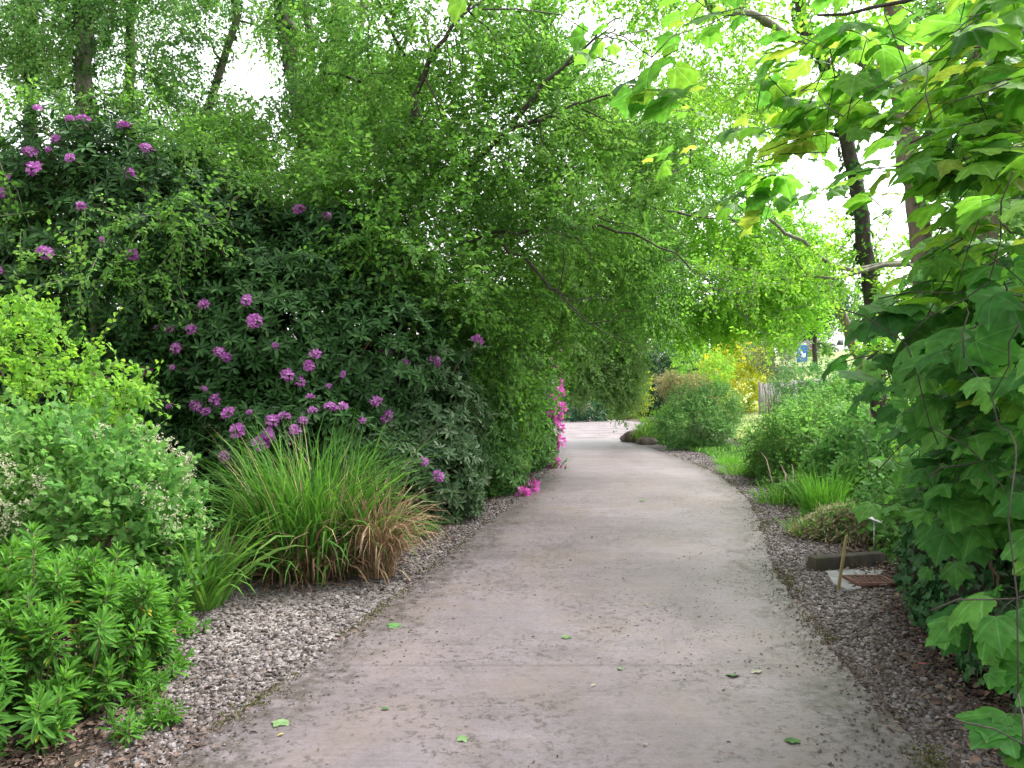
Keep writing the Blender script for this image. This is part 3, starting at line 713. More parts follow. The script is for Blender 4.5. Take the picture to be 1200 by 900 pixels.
# ---- rhododendrons
def rhodo(label, base, blobs, dens, leaf, flowers, petal, ls=.125, core=True, inner=.62, lift=.13, trs=.11):
    t = empty('rhododendron', base, label, 'shrub', 'rhododendrons along the drive')
    C = np.array([b[0] for b in blobs], float); R = np.array([b[1] for b in blobs], float)
    area = sum(4*math.pi*((r[0]*r[1])**1.6/3 + (r[0]*r[2])**1.6/3 + (r[1]*r[2])**1.6/3)**(1/1.6) for r in R)
    p, out = pick(blobs, int(area*dens), inner, .5, .7)
    fo = Acc(); s_ = Acc()
    ax = out + np.array([0, 0, .45]) + rng.normal(0, .35, p.shape)
    whorls(fo, p, ax, 8, ls, LANCE, 1.25)
    for q in sub(p, 55):
        b = np.array(base) + np.append(rng.normal(0, .3, 2), 0)
        s_.tube(curve(b, q, 6, lift=.15), np.linspace(.035, .006, 6), 5)
    # flower trusses at the places on the bush that the photo shows
    for (px, py) in flowers:
        d = W(px, py, 1.) - np.array([0, 0, CAM_H]); o = np.array([0, 0, CAM_H]); best = None
        for c_, r_ in zip(C, R):
            A = ((d/r_)**2).sum(); B = ((o-c_)/r_*d/r_).sum(); Cc = (((o-c_)/r_)**2).sum() - 1
            disc = B*B - A*Cc
            if disc > 0:
                q = (-B - math.sqrt(disc))/A
                if best is None or q < best[0]: best = (q, c_, r_)
        if best is None:
            j = np.argmin([np.linalg.norm(np.cross(c_-o, unit(d)))/r_.mean() for c_, r_ in zip(C, R)]); q = (C[j]-o)@d/(d@d); nrm = unit(o + d*q - C[j]); pt = o + d*q
        else:
            q, c_, r_ = best; pt = o + d*q; nrm = unit((pt-c_)/r_**2)
        pt = pt + nrm*(lift if best is not None else .02)
        inn = pt - nrm*.55 + rng.normal(0, .08, 3)
        s_.tube(curve(inn, pt, 5, wob=.12), np.linspace(.011, .006, 5), 5)
        axn = unit(nrm + np.array([0, 0, .35]))[None]
        whorls(fo, (pt - nrm*.03)[None], axn, 9, ls*1.1, LANCE, 1.5); whorls(fo, (pt - nrm*.16)[None], axn, 7, ls, LANCE, 1.6)
        for _ in range(3):
            whorls(fo, (pt - nrm*.16 + rng.normal(0, .11, 3))[None], axn + rng.normal(0, .3, 3), 8, ls, LANCE, 1.3)
        f = random.choice(TRUSS[petal]).copy(); COL.objects.link(f); f.parent = t
        f.location = pt - np.array(base)
        f.rotation_euler = Vector(unit(nrm + np.array([0, 0, .35]) + rng.normal(0, .2, 3))).to_track_quat('Z', 'Y').to_euler()
        k_ = trs*random.choice((.55, .8, 1., 1.1, 1.2)); f.scale = (k_*random.uniform(.85, 1.15), k_*random.uniform(.85, 1.15), k_*random.uniform(.7, 1.))
    s_.build('stems', M['stem'], t)
    fo.build('foliage', M[leaf], t)
    return t
def truss(petal, k, dens):
    """one domed flower head about 1 across, built of five-petalled florets"""
    a = Acc()
    n = dens; i = np.arange(n) + .5
    ph = np.arccos(1 - i/n*1.15); th = math.pi*(1+5**.5)*i
    D = np.stack([np.cos(th)*np.sin(ph), np.sin(th)*np.sin(ph), np.cos(ph)], 1) + rng.normal(0, .17, (n, 3))
    D = unit(D); P = D*np.array([.36, .36, .34])
    whorls(a, P, D, 5, .36, PETAL, .95, np.clip(np.repeat(rng.random(n)*.7 + .15, 5) + rng.normal(0, .1, n*5), 0, 1), .15, 1.25)
    o = a.build('flower_head', M[petal]); COL.objects.unlink(o)
    return o
TRUSS = {k: [truss(k, i, d) for i, d in enumerate((15, 8, 18, 11, 13))] for k in ('purple', 'magenta')}

F1 = [(42,187),(80,140),(37,200),(47,205),(86,193),(70,172),(143,157),(150,210),(60,300),(98,247),(10,232),(18,215),(168,182),(155,302),(8,320),(42,128),(100,150),(178,185),(62,184),(122,285)]
F2 = [(322,499),(356,499),(284,509),(420,500),(440,470),(250,490),(215,410),(270,420),(360,430),(180,460),(405,440),(193,387),(208,389),(231,389),(301,380),(262,414),(184,434),(211,431),(245,362),(246,455),(237,474),(259,477),(274,491),(297,490),(337,440),(350,447),(335,495),(314,517),(363,475),(366,489),(385,485),(398,486),(348,510),(303,520),(232,538),(270,535),(292,357),(323,407),(381,452),(367,417),(172,500),(207,475),(382,262),(352,255),(318,513),(260,472),(310,522)]
F3 = [(410,451),(443,447),(417,465),(477,434),(507,432),(457,423),(516,415),(558,401),(400,485),(427,483),(458,490),(424,513),(500,545),(514,559)]
F4 = [(642,430),(655,447),(648,460),(650,477),(643,500),(655,517),(651,540),(637,568),(657,549),(610,588),(645,408),(637,422),(649,425),(650,440),(654,454),(641,465),(646,484),(639,492),(647,503),(652,510),(649,522),(645,547),(653,556),(640,560),(604,573),(614,577),(600,584),(629,577),(636,552),(622,570)]
rhodo('tall dark rhododendron, purple flowers near its top, behind the lime green shrub', (-5.4,10.2,0),
      [((-5.3,10.1,2.5),(1.9,1.4,2.7)), ((-7.6,10.8,2.3),(1.9,1.5,2.7)), ((-4.4,10.3,1.4),(1.3,1.2,1.6)), ((-4.3,10.6,3.4),(1.4,1.1,1.3)), ((-6.4,11.3,3.6),(1.6,1.2,1.5))], 95, 'rhodo', F1, 'purple')
rhodo('broad dark rhododendron dotted with purple flower heads, directly behind the tall grass clump', (-3.0,10.3,0),
      [((-3.3,10.3,1.8),(1.7,1.3,2.1)), ((-2.0,10.5,1.6),(1.3,1.2,1.9)), ((-2.8,9.4,.75),(1.4,.8,.95)), ((-2.9,10.9,3.0),(1.5,1.1,1.3))], 92, 'rhodo', F2, 'purple')
rhodo('low rhododendron with greyish leaves and few pink flowers, between grass clump and drive', (-1.3,10.4,0),
      [((-1.3,10.3,1.0),(.95,.8,1.15)), ((-.95,9.7,.45),(.55,.45,.6)), ((-1.5,9.4,.5),(.5,.5,.7))], 95, 'rhodo_grey', F3, 'purple', .115)
rhodo('rhododendron at the concrete edge with bright magenta flowers down its drive side', (-.4,15,0),
      [((-.75,12.4,1.3),(.85,1.2,1.6)), ((-.45,15.2,1.7),(1.05,1.8,2.1)), ((.15,18.3,1.6),(.92,1.6,2.0)), ((-.2,12.6,.5),(.45,.9,.65)), ((.35,16.6,.6),(.55,1.6,.75))], 80, 'rhodo_edge', F4, 'magenta', .11, trs=.2, lift=.16)

# ---- lime green field maple, white-flowered shrub, spurge and grasses
t = shrub('lime_green_shrub', 'bright lime green shrub with long arching shoots in front of the tall rhododendron', (-4.3,6.9,0),
      [((-4.3,6.8,1.35),(.85,.8,1.0)), ((-4.1,6.6,.9),(.75,.7,.7)), ((-4.75,7,2.0),(.6,.6,.65)), ((-3.55,6.8,1.6),(.4,.4,.2))], 1000, 13, .34, .05, 'field', SMALL_MAPLE, .1, .45, 24, (1.4,.36,21), basett=.6)
t = shrub('white_flowered_shrub', 'rounded green shrub with sprays of small cream white flowers, left of the tall grass', (-3.2,5.8,0),
      [((-3.25,5.75,.75),(.8,.7,.62)), ((-2.8,5.6,.55),(.45,.5,.52)), ((-3.8,5.5,.7),(.6,.6,.6))], 1500, 13, .28, .058, 'white_shrub', SMALL_MAPLE, -.1, .5, 24, basett=.66)
p, o = pick([((-3.25,5.75,.75),(.85,.75,.68)), ((-2.8,5.6,.6),(.5,.55,.58))], 900, .95, 1.); k = (vnoise(p, 2.4, 31) > .52) & (p[:, 2] > .65); p = p[k]
fl = Acc()
for q in p:
    m = 14; c = q + rng.normal(0, .03, (m, 3))*np.array([1, 1, 1.6])
    fl.inst(DIAMOND, np.repeat(c, 4, 0) + rng.normal(0, .004, (m*4, 3)), rng.normal(0, 1, (m*4, 3)), rng.normal(0, 1, (m*4, 3)), .017, rng.random(m*4))
fl.build('blossoms', M['blossom'], t)

def spurge(name, label, base, blobs, n, ls, cat='plant', group=None, stems=True, nl=11):
    t = empty(name, base, label, cat, group)
    p, out = pick(blobs, n, .72, .7, .6); s_ = Acc(); fo = Acc()
    ax = unit(out*.55 + np.array([0, 0, .95]) + rng.normal(0, .32, p.shape)); p = p + np.array([0, 0, .08])*rng.normal(0, 1, (len(p), 1))*(.5 + ls*5)*(ls > .07)
    for lv, (off, op, sc) in enumerate(((.01, .4, .75), (-.03, .8, 1.), (-.065, 1.15, 1.05), (-.105, 1.45, 1.), (-.15, 1.75, .9))):
        tn = np.clip(np.repeat(.42 + .25*(vnoise(p, 1.5, 4)-.5), nl) + rng.normal(.05 - .05*lv, .12, len(p)*nl), 0, .75)
        if lv >= 3: tn = np.where(rng.random(len(tn)) < .05, 1., tn)
        whorls(fo, p + ax*off*(ls/.08), ax, nl if lv else 7, ls*sc, LANCE, op, tn if lv else tn[:len(p)*7], .26, .72)
    for q, a in zip(p, ax):
        if q[2] > .05: s_.tube(curve(np.array([base[0] + (q[0]-base[0])*.7, base[1] + (q[1]-base[1])*.7, 0]), q, 4, lift=.1), np.linspace(.006, .003, 4), 4)
    s_.build('stems', M['stem'], t); fo.build('foliage', M['spurge'], t)
    return t
spurge('spurge_plant', 'low plant with narrow green leaves and a few yellow ones, nearest on the left', (-2.4,3.9,0),
       [((-2.5,4.05,.34),(.62,.6,.46)), ((-2.3,3.5,.2),(.28,.3,.3)), ((-2.85,3.5,.3),(.55,.4,.42)), ((-2.1,4.35,.2),(.25,.3,.34))], 430, .088)
for i, (px, py, s_, lb) in enumerate([(228,742,.10,'small seedling alone on the gravel in front of the strap leaved clump'), (180,780,.08,'small seedling on bare soil at the gravel edge, just behind another one'),
        (182,812,.075,'tiny seedling on the gravel edge between two others'), (190,850,.07,'small seedling beside the near left end of the concrete'), (150,868,.10,'seedling with yellowing leaves at the very front of the gravel'), (165,830,.08,'seedling among brown litter under the low leafy plant')]):
    c_ = G(px, py)
    spurge('seedling', lb, c_, [(c_ + np.array([0, 0, s_*.7]), (s_*.8, s_*.8, s_*.8))], 7, .06, 'plant', 'seedlings on the gravel', nl=8)

def grass(name, label, base, specs, straw=None, blade='blade', cat='grass clump', group=None):
    t = empty(name, base, label, cat, group)
    a = Acc()
    for s_ in specs: grass_blades(a, base, **s_)
    a.build('blades', M[blade], t)
    if straw:
        b = Acc()
        for s_ in straw: grass_blades(b, base, **s_)
        b.build('dry_blades', M['straw'], t)
    return t
grass('ornamental_grass', 'large clump of tall arching green grass with brown dead blades at its base', (-1.80,6.95,0),
      [dict(n=650, r=.46, L=1.38, wd=.009, lean=.22, droop=1.2, tint=.42, cx=1.0), dict(n=480, r=.5, L=1.15, wd=.0105, lean=.38, droop=1.9, tint=.40, cx=1.0)],
      [dict(n=800, r=.52, L=.60, wd=.007, lean=.65, droop=2.1, tint=.25, cx=1.12), dict(n=220, r=.48, L=.95, wd=.006, lean=.45, droop=1.7, tint=.5, cx=1.1), dict(n=60, r=.45, L=1.35, wd=.004, lean=.3, droop=.6, tint=.85, cx=1.15)])
c_ = (-1.17,6.75,0); grass_extra = dict(n=420, r=.14, L=.95, wd=.006, lean=.18, droop=2.0, tint=.55)
grass('dead_grass', 'tuft of straw coloured dead grass hanging at the drive side of the tall grass clump', c_, [dict(n=25, r=.1, L=.8, wd=.006, lean=.3, droop=1.1, tint=.6)], [grass_extra])
grass('strap_leaved_plant', 'clump of drooping green strap leaves between the white flowered shrub and the tall grass', (-2.35,5.75,0),
      [dict(n=130, r=.18, L=.85, wd=.013, lean=.45, droop=1.3, tint=.6)])

# ---- the overhanging tree and the trees behind
LIMBS = [([(-2.3,13.2,3.6), W(500,300,11.6), W(575,272,11.2), W(660,266,11.4), W(735,235,12), W(810,190,12.6)], .038),
         ([(-2.2,13.2,4.6), W(520,215,11.5), W(600,150,11.2), W(660,128,11.3), W(740,98,11.6)], .05),
         ([(-2.2,13.1,4.2), W(470,180,11), W(505,60,10.8), W(570,-20,10.8)], .07),
         ([W(660,266,11.4), W(760,275,12.3), W(830,330,13), W(880,380,13.4)], .022), ([W(735,235,12), W(800,250,12.4), W(870,262,13)], .03),
         ([W(600,150,11.2), W(650,80,11), W(720,20,11)], .045), ([(-2.3,13.2,3.2), W(420,330,10.8), W(395,300,10.4)], .04), ([W(575,272,11.2), W(640,330,11), W(690,380,11.2)], .03)]
tree('overhanging_tree', 'large green tree with fine leaves arching over the rhododendrons toward the drive', (-2.6,13.6,0),
     [(-2.5,13.4,2.5), (-2.2,13.2,4.6), (-1.7,13,7)], .21, .08,
     [((-1.7,11.2,4.2),(1.5,1.4,1.3)), ((-.6,12,5.6),(2.0,1.7,1.6)), ((.3,13.2,4.2),(1.5,1.5,1.3)), ((1.4,14,5.2),(1.7,1.7,1.5)), ((-1.4,12.2,7.2),(2.3,2,1.6)), ((1.5,14,7.4),(2.2,2,1.7)),
      ((-.6,12.0,3.2),(1.1,1.1,1.0)), ((.6,15,3.0),(1.2,1.4,1.1)), ((-2.4,10.8,3.4),(1.0,.9,.8)), ((2.3,15.5,3.9),(1.3,1.3,1.2)), ((.2,13,6.2),(1.6,1.5,1.3)), ((3.0,15.2,6.6),(1.6,1.5,1.4)), ((-.9,11.2,2.5),(.6,.6,.6)), (W(520,325,10.3),(.8,.6,.7)), (W(585,400,11.6),(.7,.8,.8)), (W(450,285,9.9),(.8,.5,.5)), (W(610,470,12.6),(.5,.8,.6)), (W(400,225,10.4),(.9,.7,.7)), (W(640,255,10.8),(.9,.5,.45)), (W(740,235,11.4),(.8,.5,.4))],
     7600, 23, .9, .083, 'beech', 'bark_dark', OVATE, .08, .25, (.8,.36,3), 190, .034, clump=.5, flat=.72, limbset=LIMBS)
tree('weeping_tree', 'pale green weeping tree hanging down over the far left end of the drive', (.7,25.5,0),
     [(.9,25.3,2.5), (2.0,25,5), (2.3,25,7)], .17, .07,
     [((2.4,24,4.6),(1.9,1.6,1.5)), ((3.3,24.6,3.0),(1.0,1.2,1.3)), ((1.9,23.6,3.0),(1.0,1.2,1.5)), ((3.6,25.2,1.9),(.6,.8,.9)), ((2.6,24.2,2.0),(.8,.9,.8)), ((3.3,24.6,6.3),(2.2,1.8,1.5))],
     3900, 24, .85, .105, 'pale', 'bark', OVATE, .55, .3, (.7,.3,7), 60, clump=.4)
tree('lime_green_tree', 'bright lime green tree beyond the bend of the drive, spreading over the small dark hedge', (13.8,30,0),
     [(13.4,29.6,3), (11.6,28.6,6), (9.4,28,9)], .24, .1,
     [((5.6,26,5.6),(2.2,1.9,1.5)), ((7.6,26,5.2),(2.2,1.8,1.4)), ((6.4,26,8),(2.8,2,1.8)), ((9.3,27,6.5),(2.0,1.8,1.6)), ((4.6,25,8.6),(2.2,2,1.6)), ((8.6,26.4,3.9),(1.2,1.1,.9)), ((5.9,26,4.1),(1.2,1.2,.8)), ((4.4,26,4.8),(1.2,1.2,1.2)), (W(800,372,26),(.9,.9,.6)), (W(850,385,27),(.9,.9,.5)), (W(905,365,27),(1.0,.9,.7)), (W(750,365,26),(.7,.9,.6)), ((9.8,27,4.6),(1.3,1.3,1.0)), ((8,26,10.3),(3,2,1.8))],
     6200, 22, .9, .13, 'lime', 'bark', DIAMOND, .3, .25, (.6,.38,13), 90, clump=.35)
BG = [  # px of the stem foot and top, distance, stem radius, crown blobs in px
    ('ivy clad tree with a thick dark stem rising behind the tall rhododendron', 100, 95, 15, .24, [(70,60,1.6),(120,20,1.6),(60,-60,1.8),(140,-60,1.6),(95,120,1.1)], 2300),
    ('slim pale stemmed tree just right of the thick ivy clad stem', 152, 150, 16.5, .15, [(170,40,1.5),(200,-40,1.8),(150,120,1.0)], 1500),
    ('tree at the far left whose stem is mostly hidden by leaves', 35, 30, 16, .17, [(10,50,1.7),(30,-30,1.8),(20,130,1.2)], 1700),
    ('leaning dark tree reaching up to the right between two upright trees', 215, 275, 15.5, .12, [(250,60,1.4),(290,0,1.6),(270,-70,1.6),(235,140,1.0)], 1500),
    ('forked tree with several mossy stems, above the broad rhododendron', 365, 330, 14.5, .19, [(340,60,1.3),(400,20,1.5),(330,-40,1.6),(420,110,1.1),(310,130,.9)], 2000),
    ('straight mossy tree just to the right of the forked one', 385, 395, 15.5, .17, [(430,40,1.4),(400,-40,1.6),(450,120,1.2)], 1500),
]
for lb, pf, pt_, Y, r, crown, n in BG:
    b = W(pf, 462, Y); b[2] = 0; m1 = W((pf*2+pt_)/3, 150, Y); m2 = W(pt_, -60, Y)
    bl = [(W(x, y, Y + rng.uniform(-1.2, .8)), (rr*1.05, rr, rr*.85)) for x, y, rr in crown]
    tr_ = tree('woodland_tree', lb, b, [m1, W(pt_, 20, Y), m2], r*.8, r*.5, bl, int(n*.9), 20, .85, .085, 'back', 'bark_moss', OVATE, .2, .2, (.8,.50,int(pf) % 50), 45, .03, 'trees behind the rhododendrons', ivy=1500 if r > .16 else 500, clump=.4)
    if 'forked' in lb or 'straight' in lb:
        j = W(pf, 190, Y)
        for px2 in ((pf-45, pf+50) if 'forked' in lb else (pf+40,)):
            f_ = Acc(); f_.tube(curve(j, W(px2, -70, Y), 8, wob=.05), np.linspace(r*.75, r*.35, 8), 8)
            f_.build('limb', M['bark_moss'], tr_, smooth=True)

for lb, foot, bl, n in (
    ('small leafy tree filling the gap above the broad rhododendron, below the forked tree', 300, [(300,235,12.2,1.3,.9),(240,205,12.6,1.2,.9),(360,265,12,1.1,.9),(275,165,13,.8,.6)], 1750),
    ('small leafy tree just right of the forked tree, in front of the straight mossy one', 430, [(430,230,12.6,1.2,1.1),(400,180,13,1.1,.8),(470,170,13,1.2,1.0)], 1500),
    ('thin leafy tree growing up through the tall dark rhododendron', 110, [(60,250,9.0,.9,.6),(130,330,8.9,.9,.5),(30,150,9.3,.8,.5),(200,270,9.3,.9,.5),(150,150,10,.9,.5),(225,190,10.3,.8,.4),(290,225,10.3,.9,.35)], 640)):
    tree('young_tree', lb, px_base0(foot, bl[0][2]), [W(foot, 380, bl[0][2]), W(foot+8, 280, bl[0][2])], .06, .02, [(W(x, y, Y_), (rx, rx*.9, rz)) for x, y, Y_, rx, rz in bl], n, 16, .6, .07, 'beech', 'bark_moss', OVATE, .25, .2, (1.0,.36,foot % 31), 24, group='young trees among the rhododendrons', clump=.4)

# woodland beyond on the left, the far side and the right: masses nobody could count
wl = Acc(); wt = Acc()
def wood(cx, cy, rx, ry, h, n, nl=16, ls=.3):
    B = []
    for i in range(int(max(4, rx*ry*.12))):
        a = rng.uniform(0, 6.28); q = math.sqrt(rng.random())
        x, y = cx + rx*q*math.cos(a), cy + ry*q*math.sin(a); hh = h*rng.uniform(.55, 1.)
        r_ = rng.uniform(1.8, 3.2); B.append(((x, y, hh - r_*.9), (r_, r_, r_*.95))); B.append(((x + rng.normal(0, .8), y, hh*.45), (r_*.9, r_*.9, hh*.42)))
        wt.tube(curve((x, y, -.1), (x + rng.normal(0, .4), y, hh*.8), 5), np.linspace(.22, .06, 5), 6)
    p, o = pick(B, n, .6, .6)
    sprays(wl, p, o, nl, 1.3, ls, DIAMOND, .2, .5, twig=None, clump=.4, tscale=.35)
wood(-16, 26, 9, 6, 5.2, 2600, ls=.22); wood(-30, 10, 8, 14, 9, 1500); wood(-4, 66, 22, 6, 8, 2600); wood(24, 100, 30, 8, 15, 2400, ls=.5); wood(62, 80, 20, 18, 15, 1400, ls=.5); wood(30, 8, 8, 10, 8, 1000); wood(17, 9, 4, 6, 4.5, 1000, ls=.2); wood(-8, 40, 9, 4, 5, 1300)
w_ = wl.build('woodland', M['far']); prop(w_, kind='stuff')
prop(wt.build('woodland_stems', M['bark_dark']), kind='stuff')

# ================================================================== far end of the drive
def px_blob(x, y, Y, rx, ry, rd=None):
    return (W(x, y, Y), (rx, rd or rx, ry))
def px_base(x, Y): 
    b = W(x, 462, Y); b[2] = terrain(b[0], b[1]); return b
shrub('low_dark_hedge', 'low dark green shrub spilling onto the far gravel, beneath the weeping tree', px_base(672, 46), [px_blob(665,472,46,2.4,1.5), px_blob(690,478,46,1.4,1.2)], 900, 16, .6, .14, 'conifer', DIAMOND, .6, .5, 8, twig=False)
shrub('golden_green_shrub', 'yellow green shrub between the low dark shrub and the very dark hedge', px_base(728, 50), [px_blob(728,458,50,1.9,2.2), px_blob(718,440,50,1.4,1.3)], 900, 14, .6, .15, 'yellow', DIAMOND, .2, .5, 8, twig=False, basett=.3)
shrub('dark_clipped_hedge', 'very dark upright hedge at the end of the gravel yard', px_base(760, 52), [px_blob(752,455,52,1.6,2.2,1), px_blob(775,455,52,1.6,2.4,1), px_blob(795,455,52,1.5,2.2,1)], 1500, 14, .5, .13, 'dark', DIAMOND, 0, .6, 6, twig=False)
shrub('dark_conifer', 'bluish dark green conifer bush rising behind the dark hedge', px_base(775, 56), [px_blob(772,418,56,2.4,2.0), px_blob(755,425,56,1.6,1.8), px_blob(800,422,56,1.8,1.6), px_blob(775,450,56,2.4,2.4)], 1500, 16, .7, .15, 'conifer', DIAMOND, .1, .5, 8, twig=False)
shrub('bronze_shrub', 'bronze tinted shrub behind the rounded shrub on the island bed', px_base(812, 33), [px_blob(808,455,33,.9,.6), px_blob(786,450,33,.6,.6), px_blob(815,470,33,1.0,.7)], 900, 14, .5, .09, 'bronze', DIAMOND, .1, .5, 8, twig=False)
shrub('feathery_lime_shrub', 'small lime green shrub standing above the bronze shrub', px_base(815, 36), [px_blob(815,425,36,1.1,1.0), px_blob(838,430,36,.9,1.2), px_blob(820,450,36,1.2,1.4)], 800, 14, .5, .09, 'field', DIAMOND, .1, .5, 8, twig=False)
shrub('golden_shrub', 'tall bright golden yellow shrub behind the lawn', px_base(872, 48), [px_blob(868,420,48,1.5,1.8), px_blob(880,438,48,1.3,2.0), px_blob(862,455,48,1.6,1.9), px_blob(850,435,48,1.6,1.6)], 1700, 15, .65, .14, 'yellow', OVATE, .1, .5, 12, twig=False, basett=.62, clump=.5)
shrub('pale_grey_shrub', 'pale grey green shrub to the right of the golden shrub, before the wooden fence', px_base(905, 43), [px_blob(902,400,43,1.5,1.6), px_blob(915,420,43,1.2,1.5)], 700, 14, .6, .11, 'rhodo_grey', DIAMOND, .1, .4, 12, twig=False, basett=.8)
shrub('dark_round_hedge', 'wide dark green hedge in front of the rising lawn, right of the wooden fence', px_base(962, 40), [px_blob(940,447,40,1.6,.9), px_blob(970,445,40,1.7,.95), px_blob(1000,448,40,1.6,.9), px_blob(965,470,40,2.6,1.1)], 1600, 15, .45, .10, 'shrub_blue', DIAMOND, .1, .6, 8, twig=False, basett=.15)
shrub('purple_bush', 'purple flowering bush beside the far parked vehicles', px_base(953, 100), [px_blob(953,399,100,.9,.9), px_blob(951,408,100,1.0,1.2)], 260, 12, .4, .17, 'purple', DIAMOND, .1, .4, 6, twig=False)
tree('far_tree', 'dark green tree beyond the road, left of the white lamp post', px_base(955, 78), [W(955, 400, 78), W(957, 340, 78)], .3, .1, [px_blob(945,352,78,4.2,2.8), px_blob(935,375,78,3,2)], 900, 16, 1.2, .28, 'conifer', 'bark_dark', DIAMOND, .2, .4, None, 12)
tree('far_tree', 'pale green rounded tree beyond the road, above the blue road sign', px_base(905, 84), [W(905, 400, 84), W(903, 350, 84)], .3, .1, [px_blob(900,335,84,4.5,3.2), px_blob(920,365,84,4,3), px_blob(880,370,84,4,3)], 900, 16, 1.2, .3, 'far', 'bark_dark', DIAMOND, .2, .4, None, 12)
tree('far_tree', 'mid green tree beyond the road, behind the parked vehicles', px_base(1000, 124), [W(1000, 390, 124), W(1002, 350, 124)], .35, .1, [px_blob(990,358,124,6,4), px_blob(1020,365,124,6,4), px_blob(965,372,124,5,3.5)], 900, 16, 1.5, .4, 'shrub_mid', 'bark_dark', DIAMOND, .2, .4, None, 12)
# ---- wooden fence of upright boards
def at_far(px, Y):
    b = px_base(px, Y); return b
t = empty('board_fence', at_far(915, 46), 'weathered grey wooden board fence behind the golden shrub', 'fence')
M['grey_wood'] = bark_mat('weathered fence wood', (.22,.20,.21), (.42,.39,.41), 8)
a = Acc()
for i in range(26):
    x = 14.9 + i*.16
    z = terrain(x, 46.); a.box((x, 46 + random.uniform(-.01, .01), z + .95 + random.uniform(-.03, .03)), (.14, .025, 1.9))
a.build('board_panel', M['grey_wood'], t)
for x in (14.85, 17.0, 19.1):
    p_ = Acc(); p_.box((x, 46.09, terrain(x, 46.) + 1.0), (.11, .11, 2.0)); p_.build('post', M['grey_wood'], t, bevel=.01)
for dz in (.4, 1.5):
    p_ = Acc(); p_.box((17.0, 46.05, terrain(17., 46.) + dz), (4.3, .04, .09)); p_.build('rail', M['grey_wood'], t)
# ---- road sign: blue with a white arrow
M['white_paint'] = plain_mat('white paint', (.8,.8,.8), .4, 0, .04)
M['blue_sign'] = plain_mat('blue sign enamel', (.02,.13,.55), .35, 0, .04)
M['galv'] = plain_mat('galvanised steel', (.45,.46,.47), .45, .6, .12)
M['glass'] = plain_mat('vehicle window glass', (.03,.035,.04), .08, 0, .05)
M['rubber'] = plain_mat('tyre rubber', (.02,.02,.02), .8)
M['car_white'] = plain_mat('white car paint', (.78,.79,.8), .25, 0, .03)
M['car_silver'] = plain_mat('silver car paint', (.5,.52,.55), .28, .4, .03)
M['lamp_red'] = plain_mat('tail lamp', (.4,.02,.02), .2)
M['lamp_clear'] = plain_mat('head lamp', (.7,.72,.75), .15)
q = W(940, 413, 58); zb = terrain(q[0], 58.)
t = empty('road_sign', (q[0], 58, zb), 'blue road sign with a white diagonal arrow, in the gap left of the parked vehicles', 'road sign')
p_ = Acc(); p_.tube([(q[0], 58.05, zb - .1), (q[0], 58.05, q[2] + .7)], .05, 10); p_.build('post', M['galv'], t, smooth=True)
p_ = Acc(); p_.box((q[0], 58, q[2]), (.78, .03, 1.45)); p_.build('sign_plate', M['blue_sign'], t, bevel=.008)
p_ = Acc()
def flat(acc, pts, x, y, z, rz, s, th=.006):
    c_, s2 = math.cos(rz), math.sin(rz); n = len(pts)
    v = [(x + s*(px*c_-py*s2), y, z + s*(px*s2+py*c_)) for px, py in pts]
    acc.add(v + [(a_, b_+th, c2) for a_, b_, c2 in v], [tuple(range(n)), tuple(range(n, 2*n))[::-1]] + [(i, i+n, (i+1) % n + n, (i+1) % n) for i in range(n)])
flat(p_, [(-.5,-.09),(.15,-.09),(.15,-.28),(.55,0),(.15,.28),(.15,.09),(-.5,.09)], q[0], 57.975, q[2]-.05, math.radians(-58), .85); p_.build('arrow', M['white_paint'], t)
p_ = Acc(); p_.box((q[0], 57.976, q[2] + .63), (.74, .01, .14)); p_.build('white_band', M['white_paint'], t)

